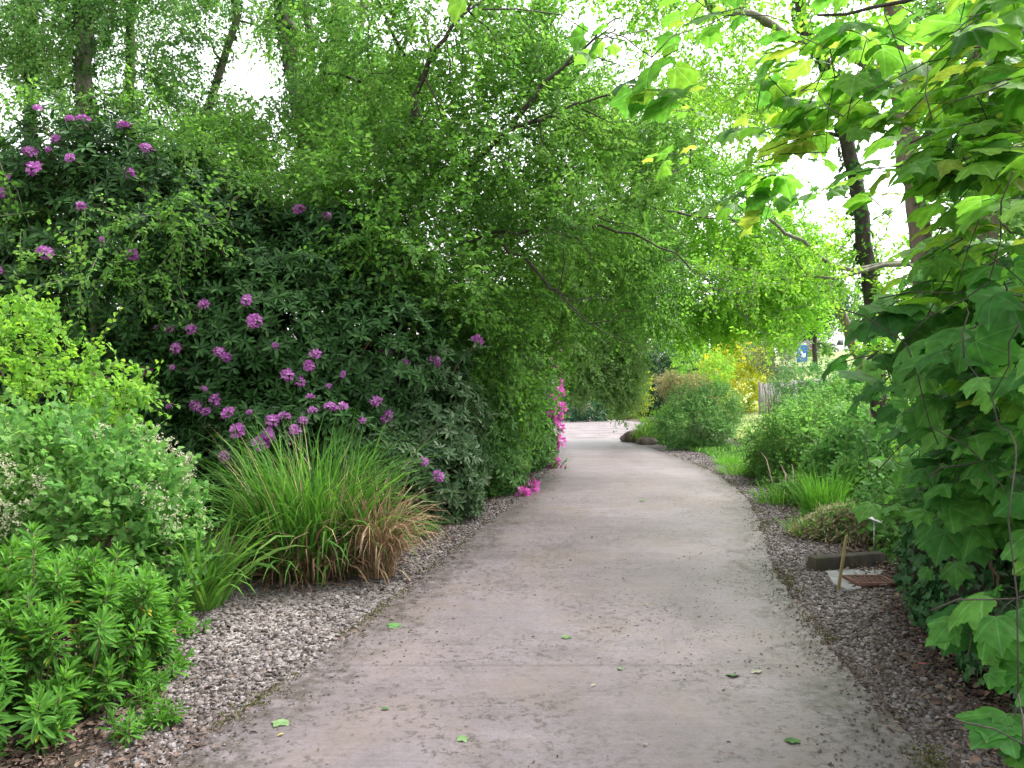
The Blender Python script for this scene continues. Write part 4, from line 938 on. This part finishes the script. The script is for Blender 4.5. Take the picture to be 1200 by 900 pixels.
# ---- vehicles on the road above the lawn
def vehicle(name, label, cat, x, y, L, wdt, h, prof, win, paint, rz=0.):
    z = terrain(x, y) + .012
    t = empty(name, (x, y, z), label, cat, 'vehicles parked on the far road')
    def place(acc_v):
        v = np.array(acc_v, float); c_, s_ = math.cos(rz), math.sin(rz)
        return np.stack([x + v[:,0]*c_ - v[:,1]*s_, y + v[:,0]*s_ + v[:,1]*c_, z + v[:,2]], 1)
    def extr(pts, y0, y1, inset=.0):
        n = len(pts); zt = max(p[1] for p in pts)
        f = lambda yy, p: (p[0]*L, yy*(1 - inset*max(0, p[1]-.5)), p[1]*h)
        v = [f(y0, p) for p in pts] + [f(y1, p) for p in pts]
        return place(v), [tuple(range(n)), tuple(range(n, 2*n))[::-1]] + [(i, i+n, (i+1) % n + n, (i+1) % n) for i in range(n)]
    a = Acc(); a.add(*extr(prof, -wdt/2, wdt/2, .25)); a.build('body', M[paint], t, bevel=.05)
    for wn in win:
        for sd_ in (-1, 1):
            g = Acc(); inset = 1 - .25*max(0, .72-.5)
            g.add(*extr(wn, sd_*wdt/2*inset - .02 + sd_*.012, sd_*wdt/2*inset + .02 + sd_*.012)); g.build('window', M['glass'], t)
    for wx in (-.31, .31):
        for sd_ in (-1, 1):
            r_ = .32; an = np.linspace(0, 6.283, 20, endpoint=False)
            v = [(wx*L + r_*math.cos(k), sd_*(wdt/2 - .1), r_ + r_*math.sin(k)) for k in an] + [(wx*L + r_*math.cos(k), sd_*(wdt/2 + .03), r_ + r_*math.sin(k)) for k in an]
            g = Acc(); g.add(place(v), [tuple(range(20)), tuple(range(20, 40))[::-1]] + [(i, (i+1) % 20, (i+1) % 20+20, i+20) for i in range(20)])
            w_ = g.build('wheel', M['rubber'], t)
            v = [(wx*L + .2*math.cos(k), sd_*(wdt/2 + .025), r_ + .2*math.sin(k)) for k in an] + [(wx*L + .2*math.cos(k), sd_*(wdt/2 + .04), r_ + .2*math.sin(k)) for k in an]
            g = Acc(); g.add(place(v), [tuple(range(20)), tuple(range(20, 40))[::-1]] + [(i, (i+1) % 20, (i+1) % 20+20, i+20) for i in range(20)])
            rim = g.build('rim', M['galv'], None); rim.data.transform(__import__('mathutils').Matrix.Translation((-x, -y, -z))); rim.parent = w_
    for sd_ in (-1, 1):
        g = Acc(); v = [(-.495*L + a_*.03, sd_*(wdt/2-.18) + b_*.12, .45*h + c2*.07) for a_ in (-1, 1) for b_ in (-1, 1) for c2 in (-1, 1)]
        g.add(place(v), [(0,1,3,2),(4,6,7,5),(0,4,5,1),(2,3,7,6),(0,2,6,4),(1,5,7,3)]); g.build('headlight', M['lamp_clear'], t)
    return t
CARP = [(-.5,.18),(-.5,.5),(-.47,.56),(-.24,.62),(-.10,.96),(.02,1.0),(.22,.97),(.38,.66),(.49,.6),(.5,.2)]
CARW = [[(-.20,.65),(-.09,.92),(.02,.94),(.02,.65)], [(.05,.65),(.05,.94),(.2,.91),(.32,.65)]]
VANP = [(-.5,.12),(-.5,.42),(-.46,.5),(-.34,.56),(-.24,.93),(-.2,.98),(.49,1.0),(.5,.12)]
VANW = [[(-.31,.57),(-.23,.88),(-.1,.9),(-.1,.57)]]
q = W(988, 410, 108); vehicle('parked_van', 'white van on the far road, its roof showing beside the blue road sign', 'van', q[0], 108., 4.9, 1.95, 2.2, VANP, VANW, 'car_white', .1)
q = W(966, 416, 104); vehicle('parked_car', 'white car below the white van, nearest to the blue road sign', 'car', q[0], 104., 4.1, 1.75, 1.45, CARP, CARW, 'car_white', .25)
q = W(1012, 414, 106); vehicle('parked_car', 'silver grey car on the far road, at the foot of the lamp post', 'car', q[0], 106., 4.2, 1.75, 1.45, CARP, CARW, 'car_silver', -.1)
q = W(1009, 420, 57); zb = terrain(q[0], 57.)
t = empty('lamp_post', (q[0], 57, zb), 'tall thin white lamp post seen through the maple branches', 'lamp post')
p_ = Acc(); p_.tube([(q[0], 57, zb-.1), (q[0], 57, zb+4), (q[0], 57, zb+9.2)], [.10, .075, .055], 12); p_.build('post', M['white_paint'], t, smooth=True)
p_ = Acc(); p_.tube(curve((q[0], 57, zb+9.15), (q[0]-1.2, 57, zb+9.6), 6, lift=.15, wob=0), .04, 8); p_.build('arm', M['white_paint'], t, smooth=True)
p_ = Acc(); p_.box((q[0]-1.5, 57, zb+9.6), (.7, .25, .12), 0, .5, .8); p_.build('lamp_head', M['galv'], t, bevel=.02)

# ================================================================== right planting
shrub('island_shrub', 'rounded bluish green shrub on the island bed at the bend of the drive', px_base(815, 22.5), [px_blob(812,495,22.5,1.0,.72), px_blob(835,475,23,.8,.7), px_blob(795,505,22,.6,.45), px_blob(828,505,22.3,.8,.5), px_blob(848,488,22.8,.45,.4), px_blob(800,470,23,.35,.4)], 1700, 13, .42, .068, 'shrub_blue', OVATE, 0, .55, 16, basett=.5)
shrub('spreading_shrub', 'low yellow green spreading plant at the tip of the island bed', px_base(768, 25.5), [px_blob(775,500,26,.75,.45), px_blob(760,507,25,.5,.3), px_blob(790,490,26.5,.6,.5)], 1000, 14, .3, .045, 'lime', OVATE, .2, .4, 8, basett=.45)
shrub('verge_shrub', 'mid green loose shrub beside the right gravel edge, in front of the lawn', px_base(935, 14), [px_blob(930,520,14,.85,.62), px_blob(965,505,14.3,.75,.6), px_blob(908,540,14.6,.4,.35), px_blob(945,545,13.6,.75,.35), px_blob(985,535,13.2,.6,.5), px_blob(900,550,14.8,.35,.28)], 2400, 14, .34, .062, 'shrub_mid', OVATE, 0, .5, 20, basett=.5)
shrub('meadow_shrub', 'wide pale green shrub behind the verge shrub, with upright shoots', px_base(960, 18), [px_blob(970,487,18,1.0,.42), px_blob(1005,475,18,1.2,.65), px_blob(1010,515,16.5,1.0,.8), px_blob(975,508,17,1.2,.5)], 2400, 13, .44, .078, 'white_shrub', OVATE, -.4, .4, 30, basett=.55)
shrub('leafy_weed', 'broad leaved bright green plant behind the bright grass tuft, partly under the maple', px_base(1010, 11), [px_blob(1000,530,11.2,.55,.45), px_blob(1030,520,11.5,.6,.6), px_blob(985,545,11,.4,.35), px_blob(1045,560,10.5,.5,.45), px_blob(1010,575,10,.4,.35), px_blob(1035,545,10.2,.45,.5)], 640, 9, .35, .12, 'broad', OVATE, .1, .4, 20, basett=.5)
shrub('leafy_weed', 'small broad leaved plant beside the white card, at the foot of the maple', px_base(1040, 8.2), [px_blob(1040,590,8.2,.3,.25), px_blob(1060,605,7.8,.3,.25), px_blob(1052,632,7.4,.18,.12)], 170, 8, .25, .085, 'broad', OVATE, .1, .4, 12, basett=.5)
grass('bright_grass', 'bright green grass tuft beside the right gravel strip, in front of the verge shrub', G(965, 612), [dict(n=420, r=.22, L=.72, wd=.006, lean=.3, droop=.7, tint=.5)], None, 'blade_bright')
grass('verge_grass', 'short grass at the gravel edge left of the verge shrub', G(872, 556), [dict(n=420, r=.5, L=.28, wd=.006, lean=.4, droop=.8, tint=.5)], None, 'blade')
grass('verge_grass', 'short grass between the island shrub and the verge shrub', G(868, 545), [dict(n=420, r=.6, L=.26, wd=.008, lean=.4, droop=.8, tint=.6)], None, 'blade_bright')
grass('verge_grass', 'thin grass leaning over the right gravel, in front of the bright grass tuft', G(955, 628), [dict(n=160, r=.3, L=.3, wd=.005, lean=.5, droop=1.0, tint=.5)], [dict(n=90, r=.3, L=.25, wd=.004, lean=.6, droop=1.2, tint=.6)])
shrub('trailing_shrub', 'low trailing green plant spilling onto the gravel between the verge shrub and the bright grass', G(925,585), [(G(930,590)+np.array([.15,0,.14]),(.35,.5,.2)), (G(905,572)+np.array([.2,.2,.14]),(.35,.6,.2)), (G(885,560)+np.array([.25,.2,.12]),(.35,.7,.18))], 700, 12, .28, .05, 'shrub_mid', OVATE, .3, .4, 8, basett=.45)
grass('verge_grass', 'grass leaning over the gravel below the verge shrub, behind the bright tuft', G(915, 590), [dict(n=260, r=.38, L=.36, wd=.006, lean=.5, droop=1.0, tint=.5)], None, 'blade')
# ground cover under the shrubs and along the bed edge
gc = Acc()
n = 5200; y = 8.6*(27/8.6)**rng.random(n); x = poly_interp(R_GRAV, y) + np.abs(rng.normal(0, .5, n))*(.5+y/16) + .02
P = np.stack([x, y, np.full(n, .0)], 1); keep = vnoise(P, 1.1, 17) > .38; P = P[keep]; n = len(P)
for i in range(4):
    gc.inst(OVATE, P + np.array([0, 0, .02]) + rng.normal(0, .04, (n, 3))*np.array([1, 1, 0]), rng.normal(0, .6, (n, 3)) + np.array([0, 0, .7]), rng.normal(0, 1, (n, 3)), .06 + .1*rng.random(n), rng.random(n), .45)
n = 3500; y = 7*(16/7)**rng.random(n); x = poly_interp(L_GRAV, y) - np.abs(rng.normal(0, .6, n)) - .12
P = np.stack([x, y, np.full(n, .02)], 1); P = P[vnoise(P, 1.3, 19) > .5]; n = len(P)
gc.inst(OVATE, P, rng.normal(0, .6, (n, 3)) + np.array([0, 0, .6]), rng.normal(0, 1, (n, 3)), .04 + .06*rng.random(n), rng.random(n)*.6, .6)
prop(gc.build('undergrowth', M['shrub_mid']), kind='stuff')
# grass blades over the lawn
lg = Acc(); n = 9000
y = 20*(46/20)**rng.random(n); x0 = 6.6 + (y-20)*.18; x = x0 + (y*.42 - x0 + 4)*rng.random(n)**1.3
P0 = np.stack([x, y, terrain(x, y) + .03], 1)
hh = (.05 + .07*rng.random(n))*(.7 + y*.012); dx = rng.normal(0, .35, (n, 2))
Pm = np.stack([P0, P0 + np.concatenate([dx*.4*hh[:, None], (hh*.6)[:, None]], 1), P0 + np.concatenate([dx*hh[:, None], hh[:, None]], 1)], 1)
lg.strips(Pm, np.tile(np.array([.012, .010, .002]), (n, 1))*(y/20)[:, None], unit(rng.normal(0, 1, (n, 3))*np.array([1, .3, 0])), rng.random(n))
prop(lg.build('grass', M['lawn_blade']), kind='stuff')

# ---- rock at the corner of the island bed
def rock(name, label, c, r, seed):
    import bmesh
    bm = bmesh.new(); bmesh.ops.create_icosphere(bm, subdivisions=3, radius=1)
    V = np.array([v.co[:] for v in bm.verts]); k = .72 + .55*vnoise(V, 1.5, seed) + .15*vnoise(V, 4.5, seed+1)
    V = V*k[:, None]*np.array(r)
    a = Acc(); a.add(V + np.array(c), [tuple(v.index for v in f.verts) for f in bm.faces]); bm.free()
    return prop(a.build(name, M['rock'], None), label, 'rock')
M['rock'] = bark_mat('brown stone', (.07,.05,.04), (.22,.17,.14), 6)
b = G(737, 518); rock('edging_rock', 'brown stone on the corner of the island bed where the concrete meets the gravel', (b[0]+.15, b[1], .12), (.38, .3, .24), 3)
b = G(752, 520); rock('edging_rock', 'flat brown stone just right of the corner stone at the island bed', (b[0]+.1, b[1]-.3, .07), (.3, .22, .15), 6)

# ---- drain: kerb block, concrete pad, grate; stake and card
M['mossy_concrete'] = bark_mat('mossy concrete', (.018,.015,.012), (.06,.05,.036), 9, moss=(.045,.042,.02))
M['pad'] = plain_mat('pale smooth concrete', (.22,.215,.22), .7, 0, .3, 9.)
M['rust'] = plain_mat('rusty iron', (.13,.065,.05), .8, .2, .35, 30.)
M['stake'] = bark_mat('yellowed stake wood', (.20,.155,.06), (.40,.33,.15), 25)
kA, kB = W(949, 662, 7.0), W(1032, 656, 7.25)
import bmesh
a = Acc(); cx, cy = (kA[0]+kB[0])/2, (kA[1]+kB[1])/2; ln = np.linalg.norm((kB-kA)[:2])
rzk = math.atan2(kB[1]-kA[1], kB[0]-kA[0])
a.box((cx, cy, .035), (ln, .12, .17), rzk, .5, .97)
prop(a.build('kerb_block', M['mossy_concrete'], None, bevel=.012), 'dark mossy concrete kerb block lying across the edge of the right gravel strip', 'kerb block')
pad = [(966,668),(985,662),(1010,662),(1028,661),(1034,668),(1022,676),(1006,678),(1008,688),(992,690),(975,682)]
a = Acc(); top = [G(x, y, .022) for x, y in pad]; top = [t_ if t_[1] < 6.92 else np.array([t_[0], 6.94, .022]) for t_ in top]
n = len(top); bot = [t_*np.array([1, 1, 0]) + np.array([0, 0, -.03]) for t_ in top]
a.add(top + bot, [tuple(range(n))[::-1], tuple(range(n, 2*n))] + [(i, i+1 if i+1 < n else 0, (i+1) % n + n, i+n) for i in range(n)])
prop(a.build('concrete_pad', M['pad'], None, bevel=.006), 'pale concrete pad in front of the mossy kerb block', 'concrete pad')
g0 = G(1018, 684); t = empty('drain_grate', (g0[0], g0[1], 0), 'rusty red brown drain grate set in the gravel beside the pale concrete pad', 'drain grate')
a = Acc(); fr = .34
for dx, dy, sx, sy in ((0,.13,fr,.025),(0,-.13,fr,.025),(fr/2-.012,0,.025,.235),(-fr/2+.012,0,.025,.235)): a.box((g0[0]+dx, g0[1]+dy, .03), (sx, sy, .035))
a.build('frame', M['rust'], t)
a = Acc()
for i in range(7): a.box((g0[0] - .12 + i*.04, g0[1], .03), (.016, .23, .022))
a.build('bars', M['rust'], t)
b0, b1 = G(981, 690), W(991, 626, 6.25)
a = Acc(); d = b1 - b0; b0 = b0 - d*.1
s1 = np.array([.0125, 0, 0]); s2 = np.array([0, .008, 0])
v = [b0-s1-s2, b0+s1-s2, b0+s1+s2, b0-s1+s2] + [p_*1. for p_ in (b1-s1*.9-s2, b1+s1*.9-s2, b1+s1*.9+s2, b1-s1*.9+s2)]; v[4][2] -= .012; v[7][2] -= .012
a.add(v, [(0,3,2,1),(4,5,6,7),(0,1,5,4),(1,2,6,5),(2,3,7,6),(3,0,4,7)])
prop(a.build('wooden_stake', M['stake'], None, bevel=.002), 'thin yellowish wooden stake standing upright in the gravel by the concrete pad', 'stake')
q = W(1024, 607, 7.5); t = empty('plant_label', (q[0], q[1], 0), 'small white card tilted on a peg above the dry clippings, under the maple leaves', 'plant label')
a = Acc(); u_ = np.array([.085, .015, -.035]); v_ = np.array([.02, .05, .012])
c4 = [q-u_-v_, q+u_-v_, q+u_+v_, q-u_+v_]; a.add(c4 + [k_ + np.array([0, .002, -.006]) for k_ in c4], [(0,1,2,3),(7,6,5,4),(0,4,5,1),(1,5,6,2),(2,6,7,3),(3,7,4,0)]); a.build('card', M['white_paint'], t)
a = Acc(); a.tube([(q[0], q[1]+.02, -.05), (q[0], q[1]+.01, q[2]-.007)], .006, 6); a.build('peg', M['galv'], t)
# ---- mound of dry clippings
mb = G(1000, 640) + np.array([.15, .5, 0]); t = empty('clippings_mound', mb, 'low mound of dry grass clippings and green weeds behind the kerb block', 'compost mound')
a = Acc(); n = 3200; th = rng.uniform(0, 6.28, n); rr = np.sqrt(rng.random(n)); hz = .28*(1-rr**2)
P = np.stack([mb[0] + .55*rr*np.cos(th), mb[1] + .5*rr*np.sin(th), hz + .02 + .03*rng.random(n)], 1)
h2 = unit(rng.normal(0, 1, (n, 3))*np.array([1, 1, .35]))*(.06 + .1*rng.random(n))[:, None]
a.strips(np.stack([P - h2, P + np.array([0, 0, .015]), P + h2], 1), np.tile([.003, .004, .002], (n, 1)), unit(np.cross(h2, [0, 0, 1.])), rng.random(n)*.9 + .1); a.build('dry_clippings', M['hay'], t)
a = Acc(); n = 1500; th = rng.uniform(0, 6.28, n); rr = np.sqrt(rng.random(n)); P = np.stack([mb[0] + .55*rr*np.cos(th), mb[1] + .5*rr*np.sin(th), .28*(1-rr**2) + .03], 1)
a.inst(OVATE, P, rng.normal(0, .6, (n, 3)) + np.array([0, 0, .5]), rng.normal(0, 1, (n, 3)), .03 + .05*rng.random(n), rng.random(n)); a.build('weeds', M['shrub_mid'], t)
nn_ = 16; a = Acc(); ring = [(mb[0] + .5*math.cos(k), mb[1] + .45*math.sin(k), -.01) for k in np.linspace(0, 6.283, nn_, endpoint=False)]; ring2 = [(mb[0] + .3*math.cos(k), mb[1] + .27*math.sin(k), .17) for k in np.linspace(0, 6.283, nn_, endpoint=False)]
a.add(ring + ring2 + [(mb[0], mb[1], .24)], [(i, (i+1) % nn_, (i+1) % nn_+nn_, i+nn_) for i in range(nn_)] + [(nn_+i, nn_+(i+1) % nn_, 2*nn_) for i in range(nn_)]); a.build('soil_heap', gm, t, smooth=True)

# ---- ivy covered bank below the maple
ib = np.array([3.0, 4.9, 0]); t = empty('ivy_bank', ib, 'dark earth bank smothered in ivy, under the maple at the right', 'ivy')
blobs = [((3.30,5.3,.4),(.55,.6,.72)), ((3.14,4.6,.35),(.52,.6,.75)), ((2.98,3.9,.3),(.5,.6,.7)), ((3.8,4.8,.5),(.9,1.2,.9)), ((3.72,6.1,.3),(.45,.5,.55)), ((2.85,3.2,.25),(.5,.5,.6))]
co_ = Acc()
for c_, r_ in blobs:
    bm = bmesh.new(); bmesh.ops.create_icosphere(bm, subdivisions=3, radius=1)
    V = np.array([v.co[:] for v in bm.verts]); V = np.array(c_) + V*np.array(r_)*(.78 + .2*vnoise(V, 2.2, 4))[:, None]
    co_.add(V, [tuple(v.index for v in f.verts) for f in bm.faces]); bm.free()
co_.build('earth', gm, t, smooth=True)
p, o = pick(blobs, 24000, .86, 1., .84); p = p + o*.04*rng.random((len(p), 1))
k = vnoise(p, 2.6, 44) > .28; k |= rng.random(len(p)) < .4; p, o = p[k], o[k]
a = Acc(); a.inst(IVY, p, unit(rng.normal(0, .5, p.shape) + np.array([0, 0, -.75]) + o*.3), o + rng.normal(0, .38, p.shape) + np.array([0, 0, .25]), .062*rng.uniform(.55, 1.35, len(p)), np.clip(rng.beta(1.7, 2.2, len(p)), 0, 1)); a.build('foliage', M['ivy'], t)
a = Acc()
for i in range(16):
    q = p[rng.integers(len(p))]; q2 = q + np.array([rng.normal(0, .12), rng.normal(-.05, .1), -rng.uniform(.25, .6)]); q2[2] = max(q2[2], .02)
    a.tube(curve(q + np.array([-.05, -.05, 0]), q2 + np.array([-.06, -.06, 0]), 7, wob=.2), .005, 5)
a.tube(curve(W(1160, 640, 4.0), W(1168, 740, 3.95), 7, wob=.1), .008, 5)
a.build('vine', M['stem'], t)

# ---- the big maple (sycamore) whose branches fill the right side
MB = np.array([3.7, 4.6, 0])
t = empty('sycamore_maple', MB, 'maple with large lobed leaves filling the right side close to the camera', 'tree')
up_cl = [  # px, py, distance, radius, leaves: shoots whose leaves hang against the light
    (1160,330,2.7,.36,70),(1175,215,2.8,.36,64),(1095,140,3.0,.34,56),(990,135,3.5,.36,60),(1185,95,2.7,.4,80),(1090,70,3.1,.42,80),(975,55,3.7,.36,56),
    (905,180,4.4,.34,34),(860,205,4.8,.28,26),(765,65,3.4,.20,18),(715,35,3.5,.14,8),(835,25,3.7,.26,22),(900,15,3.5,.26,20),(1040,15,3.2,.35,50),(1150,20,2.9,.35,60),
    (565,8,2.7,.05,3),(940,105,3.8,.25,30),(1190,200,2.4,.3,50),(1130,130,3.6,.45,70),(1130,240,3.4,.25,16),(820,150,5.2,.25,14)]
lo_cl = [(1130,420,2.7,.33,80),(1170,500,2.5,.33,80),(1090,500,3.1,.36,80),(1190,540,2.3,.22,30),(1150,540,2.9,.30,50),(1060,400,3.1,.28,44),(1045,460,3.7,.34,60),(1065,535,3.9,.32,50),
    (1100,545,3.3,.28,44),(1195,380,2.3,.28,50),(1190,810,2.15,.12,16),(1196,870,2.0,.09,10),(985,362,3.1,.13,9),(1030,350,3.3,.22,24),(1180,590,2.8,.2,20),(1130,520,3.6,.45,80),(1180,430,3.3,.4,60),
    (1020,560,4.8,.32,40),(1000,470,5.4,.40,36),(1090,590,3.7,.16,14),(1150,470,4.2,.5,70),(1100,350,3.9,.45,70),(1088,715,2.3,.13,11),(1100,835,2.1,.12,12),(1040,430,3.6,.35,50),(1085,560,3.0,.25,36),(1060,330,4.3,.4,50),(1120,480,3.9,.45,70),(1075,420,4.6,.45,60),(1160,340,3.2,.4,50),(1090,590,3.4,.25,30)]
cu = Acc(); cl_ = Acc(); wd_ = Acc(); tw_ = Acc()
tg = [W(c[0], c[1], c[2]) for c in up_cl + lo_cl]
skeleton(wd_, [MB, (3.75,4.65,1.2), (3.85,4.6,2.6), (3.9,4.7,5)], .17, .08, tg, .018, 6, wob=.12, tip=.003)
wd_.tube(curve(W(1230, -60, 3.3), W(960, 15, 3.9), 8, wob=.05, sag=.1), np.linspace(.016, .006, 8), 6)
def maple_leaves(acc, c, r, n, ls, upw, low):
    """shoots round c; opposite pairs of long stalked leaves"""
    n = max(2, n)
    ns = max(1, n//6); done = 0
    toc = unit(np.array([0.3, 0, 1.6]) - c)
    for s_ in range(ns):
        o = c + rng.normal(0, .5, 3)*r*np.array([1, 1, .9])
        dr_ = unit(np.array([-.75, -.25, .05]) + rng.normal(0, .55, 3))
        m = math.ceil(n/ns); Ln = min(.32, r*1.1)
        tt = np.linspace(0, 1, max(2, (m+1)//2))
        sp_ = o + dr_*(tt[:, None]-.5)*Ln; sp_[:, 2] -= .06*tt**2
        tw_.tube(sp_ if len(sp_) > 2 else np.array([sp_[0], sp_.mean(0), sp_[-1]]), .0028, 4)
        for i in range(m):
            q = sp_[min(i//2, len(sp_)-1)]
            sid = unit(np.cross(dr_, [0, 0, 1.]) + rng.normal(0, .25, 3))*(1 if i % 2 else -1)
            pd = unit(sid*.8 + dr_*.6 + np.array([0, 0, .15]) + rng.normal(0, .25, 3)); pl = ls*rng.uniform(.35, .8)
            j = q + pd*pl; j[2] -= .015
            tw_.tube(np.array([q, (q+j)/2 + np.array([0, 0, .012]), j]), .0013, 3)
            D = unit(pd*np.array([1, 1, .3]) + np.array([0, 0, -.28 if not low else -.5]) + rng.normal(0, .18, 3))
            Nn = unit(np.array([0, 0, 1.])*upw + toc*(.30 if low else .0) + np.array([-.22, -.05 if low else .1, 0]) + rng.normal(0, .3 if low else .24, 3))
            size = ls*rng.choice((.45, .7, .9, 1., 1.15, 1.3))*rng.uniform(.9, 1.1)
            base = (.46 if low else .50) + .3*(vnoise(np.array([c]), 1.3, 6)[0]-.5) + rng.normal(0, .22)
            acc.inst(random.choice(MAPLES), j[None], D[None], Nn[None], size, np.array([base if rng.random() > .018 or low else .95]))
for x, y, Y, r, n in up_cl: maple_leaves(cu, W(x + (22 if x > 880 else 0), y, Y*1.22), r*1.2, int(n*.80)+1, .138, .9, False)
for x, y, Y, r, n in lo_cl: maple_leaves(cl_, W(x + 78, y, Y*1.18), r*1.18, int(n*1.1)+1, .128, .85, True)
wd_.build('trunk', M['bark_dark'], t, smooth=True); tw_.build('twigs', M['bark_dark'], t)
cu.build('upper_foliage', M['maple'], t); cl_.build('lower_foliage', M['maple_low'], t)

# ---- trees behind the maple
tree('brown_trunked_tree', 'tree with a warm brown trunk leaning slightly left, seen through the maple leaves', px_base(1105, 7.8), [W(1085, 300, 7.8), W(1062, 180, 7.8), W(1050, 0, 7.8), W(1045, -150, 7.8)], .12, .07,
     [px_blob(1090,60,8.5,.9,.7), px_blob(1150,150,8,.8,.7), px_blob(1010,0,8.5,.9,.6), px_blob(1160,300,8,.8,.9), px_blob(1120,420,8,.9,.9)], 700, 14, .5, .08, 'lime', 'bark_warm', OVATE, .2, .2, None, 24)
tree('ivy_clad_trunk', 'slim dark ivy clad tree leaning left against the bright sky', px_base(1040, 11), [W(1020, 320, 11), W(1000, 200, 11), W(985, 100, 11), W(940, 20, 11), W(935, -120, 11)], .12, .07,
     [px_blob(900,60,11,1.1,.9), px_blob(950,-20,11,1.3,.9), px_blob(870,130,11.5,.9,.8), px_blob(1000,300,11.5,.7,.6), px_blob(1045,340,11.5,1.0,.9), px_blob(835,60,12,1.1,.9)], 900, 18, .55, .07, 'lime', 'bark_dark', OVATE, .3, .2, (1.1,.42,13), 40, ivy=900)
tree('reddish_trunked_tree', 'tree with a reddish brown trunk at the right edge, mostly behind the maple leaves', px_base(1160, 6.8), [W(1158, 260, 6.8), W(1152, 100, 6.8), W(1160, -100, 6.8)], .095, .06,
     [px_blob(1180,0,7.5,.9,.7), px_blob(1190,240,7,.7,.7), px_blob(1180,460,7,.8,.9)], 500, 14, .5, .08, 'back', 'bark_warm', OVATE, .2, .2, None, 16)
tree('lichen_branched_tree', 'tree with a pale lichened branch reaching left over the drive', (6.4,10.5,0), [(6.3,10.4,3), (6.2,10.2,5.5), (6.0,10,7.5)], .16, .07,
     [px_blob(840,20,9,.9,.6), px_blob(800,90,9.5,.9,.7), px_blob(880,95,9,.7,.6), px_blob(950,330,10,.8,.45), px_blob(880,330,10,.8,.5), px_blob(770,10,9.5,.9,.6), px_blob(910,370,10,.6,.4)], 750, 18, .5, .06, 'lime', 'lichen', OVATE, .3, .15, (1.3,.42,14), 30)
ob_ = bpy.data.objects
lt = [o for o in COL.objects if o.name == 'lichen_branched_tree'][0]
a = Acc(); a2_ = Acc(); a.tube(curve(W(955, 52, 10.2), W(818, -5, 9.2), 9, wob=.06), np.linspace(.055, .035, 9), 8); a.tube(curve(W(905, 28, 9.8), W(868, 5, 9.6), 5, wob=.1), np.linspace(.03, .015, 5), 6)
a.tube(curve((6.2,10.2,5.6), W(955, 52, 10.2), 6, wob=.05), np.linspace(.075, .055, 6), 8)
a2_.tube(curve(W(975, 310, 10.3), W(865, 225, 10.), 8, wob=.06), np.linspace(.03, .014, 8), 6); a2_.tube(curve((6.35,10.45,3.4), W(975, 310, 10.3), 6, wob=.1), np.linspace(.045, .03, 6), 6)
a.build('limb', M['lichen'], lt, smooth=True); a2_.build('limb', M['lichen'], lt, smooth=True)

# ================================================================== leaves dropped on the drive
def fallen(label, px, py, s, mat, z=.028, tm=0):
    c_ = G(px, py, z); a = Acc()
    D = unit(np.array([rng.normal(), rng.normal(), 0.]))
    a.inst(palmate(.12, .1) if tm == 0 else OVATE, c_[None], D[None], np.array([[rng.normal(0, .12), rng.normal(0, .12), 1.]]), s, np.array([rng.random()*.9]))
    prop(a.build('fallen_leaf', M[mat]), label, 'leaf', 'leaves dropped on the drive')
for f_ in [('large green leaf lying on the concrete at its near left edge', 327,842,.075,'fallen'), ('small yellow leaf just below the large green one on the left of the concrete', 335,857,.035,'fallen_yellow',.028,1),
    ('dark green leaf at the left concrete edge near the tall grass clump', 457,732,.09,'fallen'), ('green leaf low on the concrete, left of its middle and nearest the camera there', 546,861,.05,'fallen'),
    ('faint green leaf in the middle of the concrete', 660,744,.06,'fallen'), ('tiny pale leaf right of the middle of the concrete', 754,706,.05,'fallen_pale',.028,1),
    ('thin green leaf on the concrete below the tiny pale one', 729,783,.05,'fallen',.028,1), ('green leaf of a close pair on the right half of the concrete', 862,789,.06,'fallen'),
    ('paler green leaf right beside another green one on the right half of the concrete', 884,786,.06,'fallen_pale'), ('bright green leaf near the camera on the right of the concrete', 930,867,.06,'fallen'),
    ('yellow leaf on brown litter under the ivy at the near right', 1134,832,.05,'fallen_yellow',.06,1), ('red leaf on the gravel below the ivy bank', 1084,777,.05,'fallen_red',.05,1),
    ('small green leaf at the left of the concrete in front of the near joint', 447,828,.045,'fallen',.028,1), ('pale fleck of leaf near the camera on the right half of the concrete', 757,871,.03,'fallen_pale',.028,1), ('green leaf far up the drive before the bend', 752,586,.1,'fallen'), ('small pale leaf above the near joint, right of the middle', 697,800,.035,'fallen_pale',.028,1)]:
    fallen(*f_)
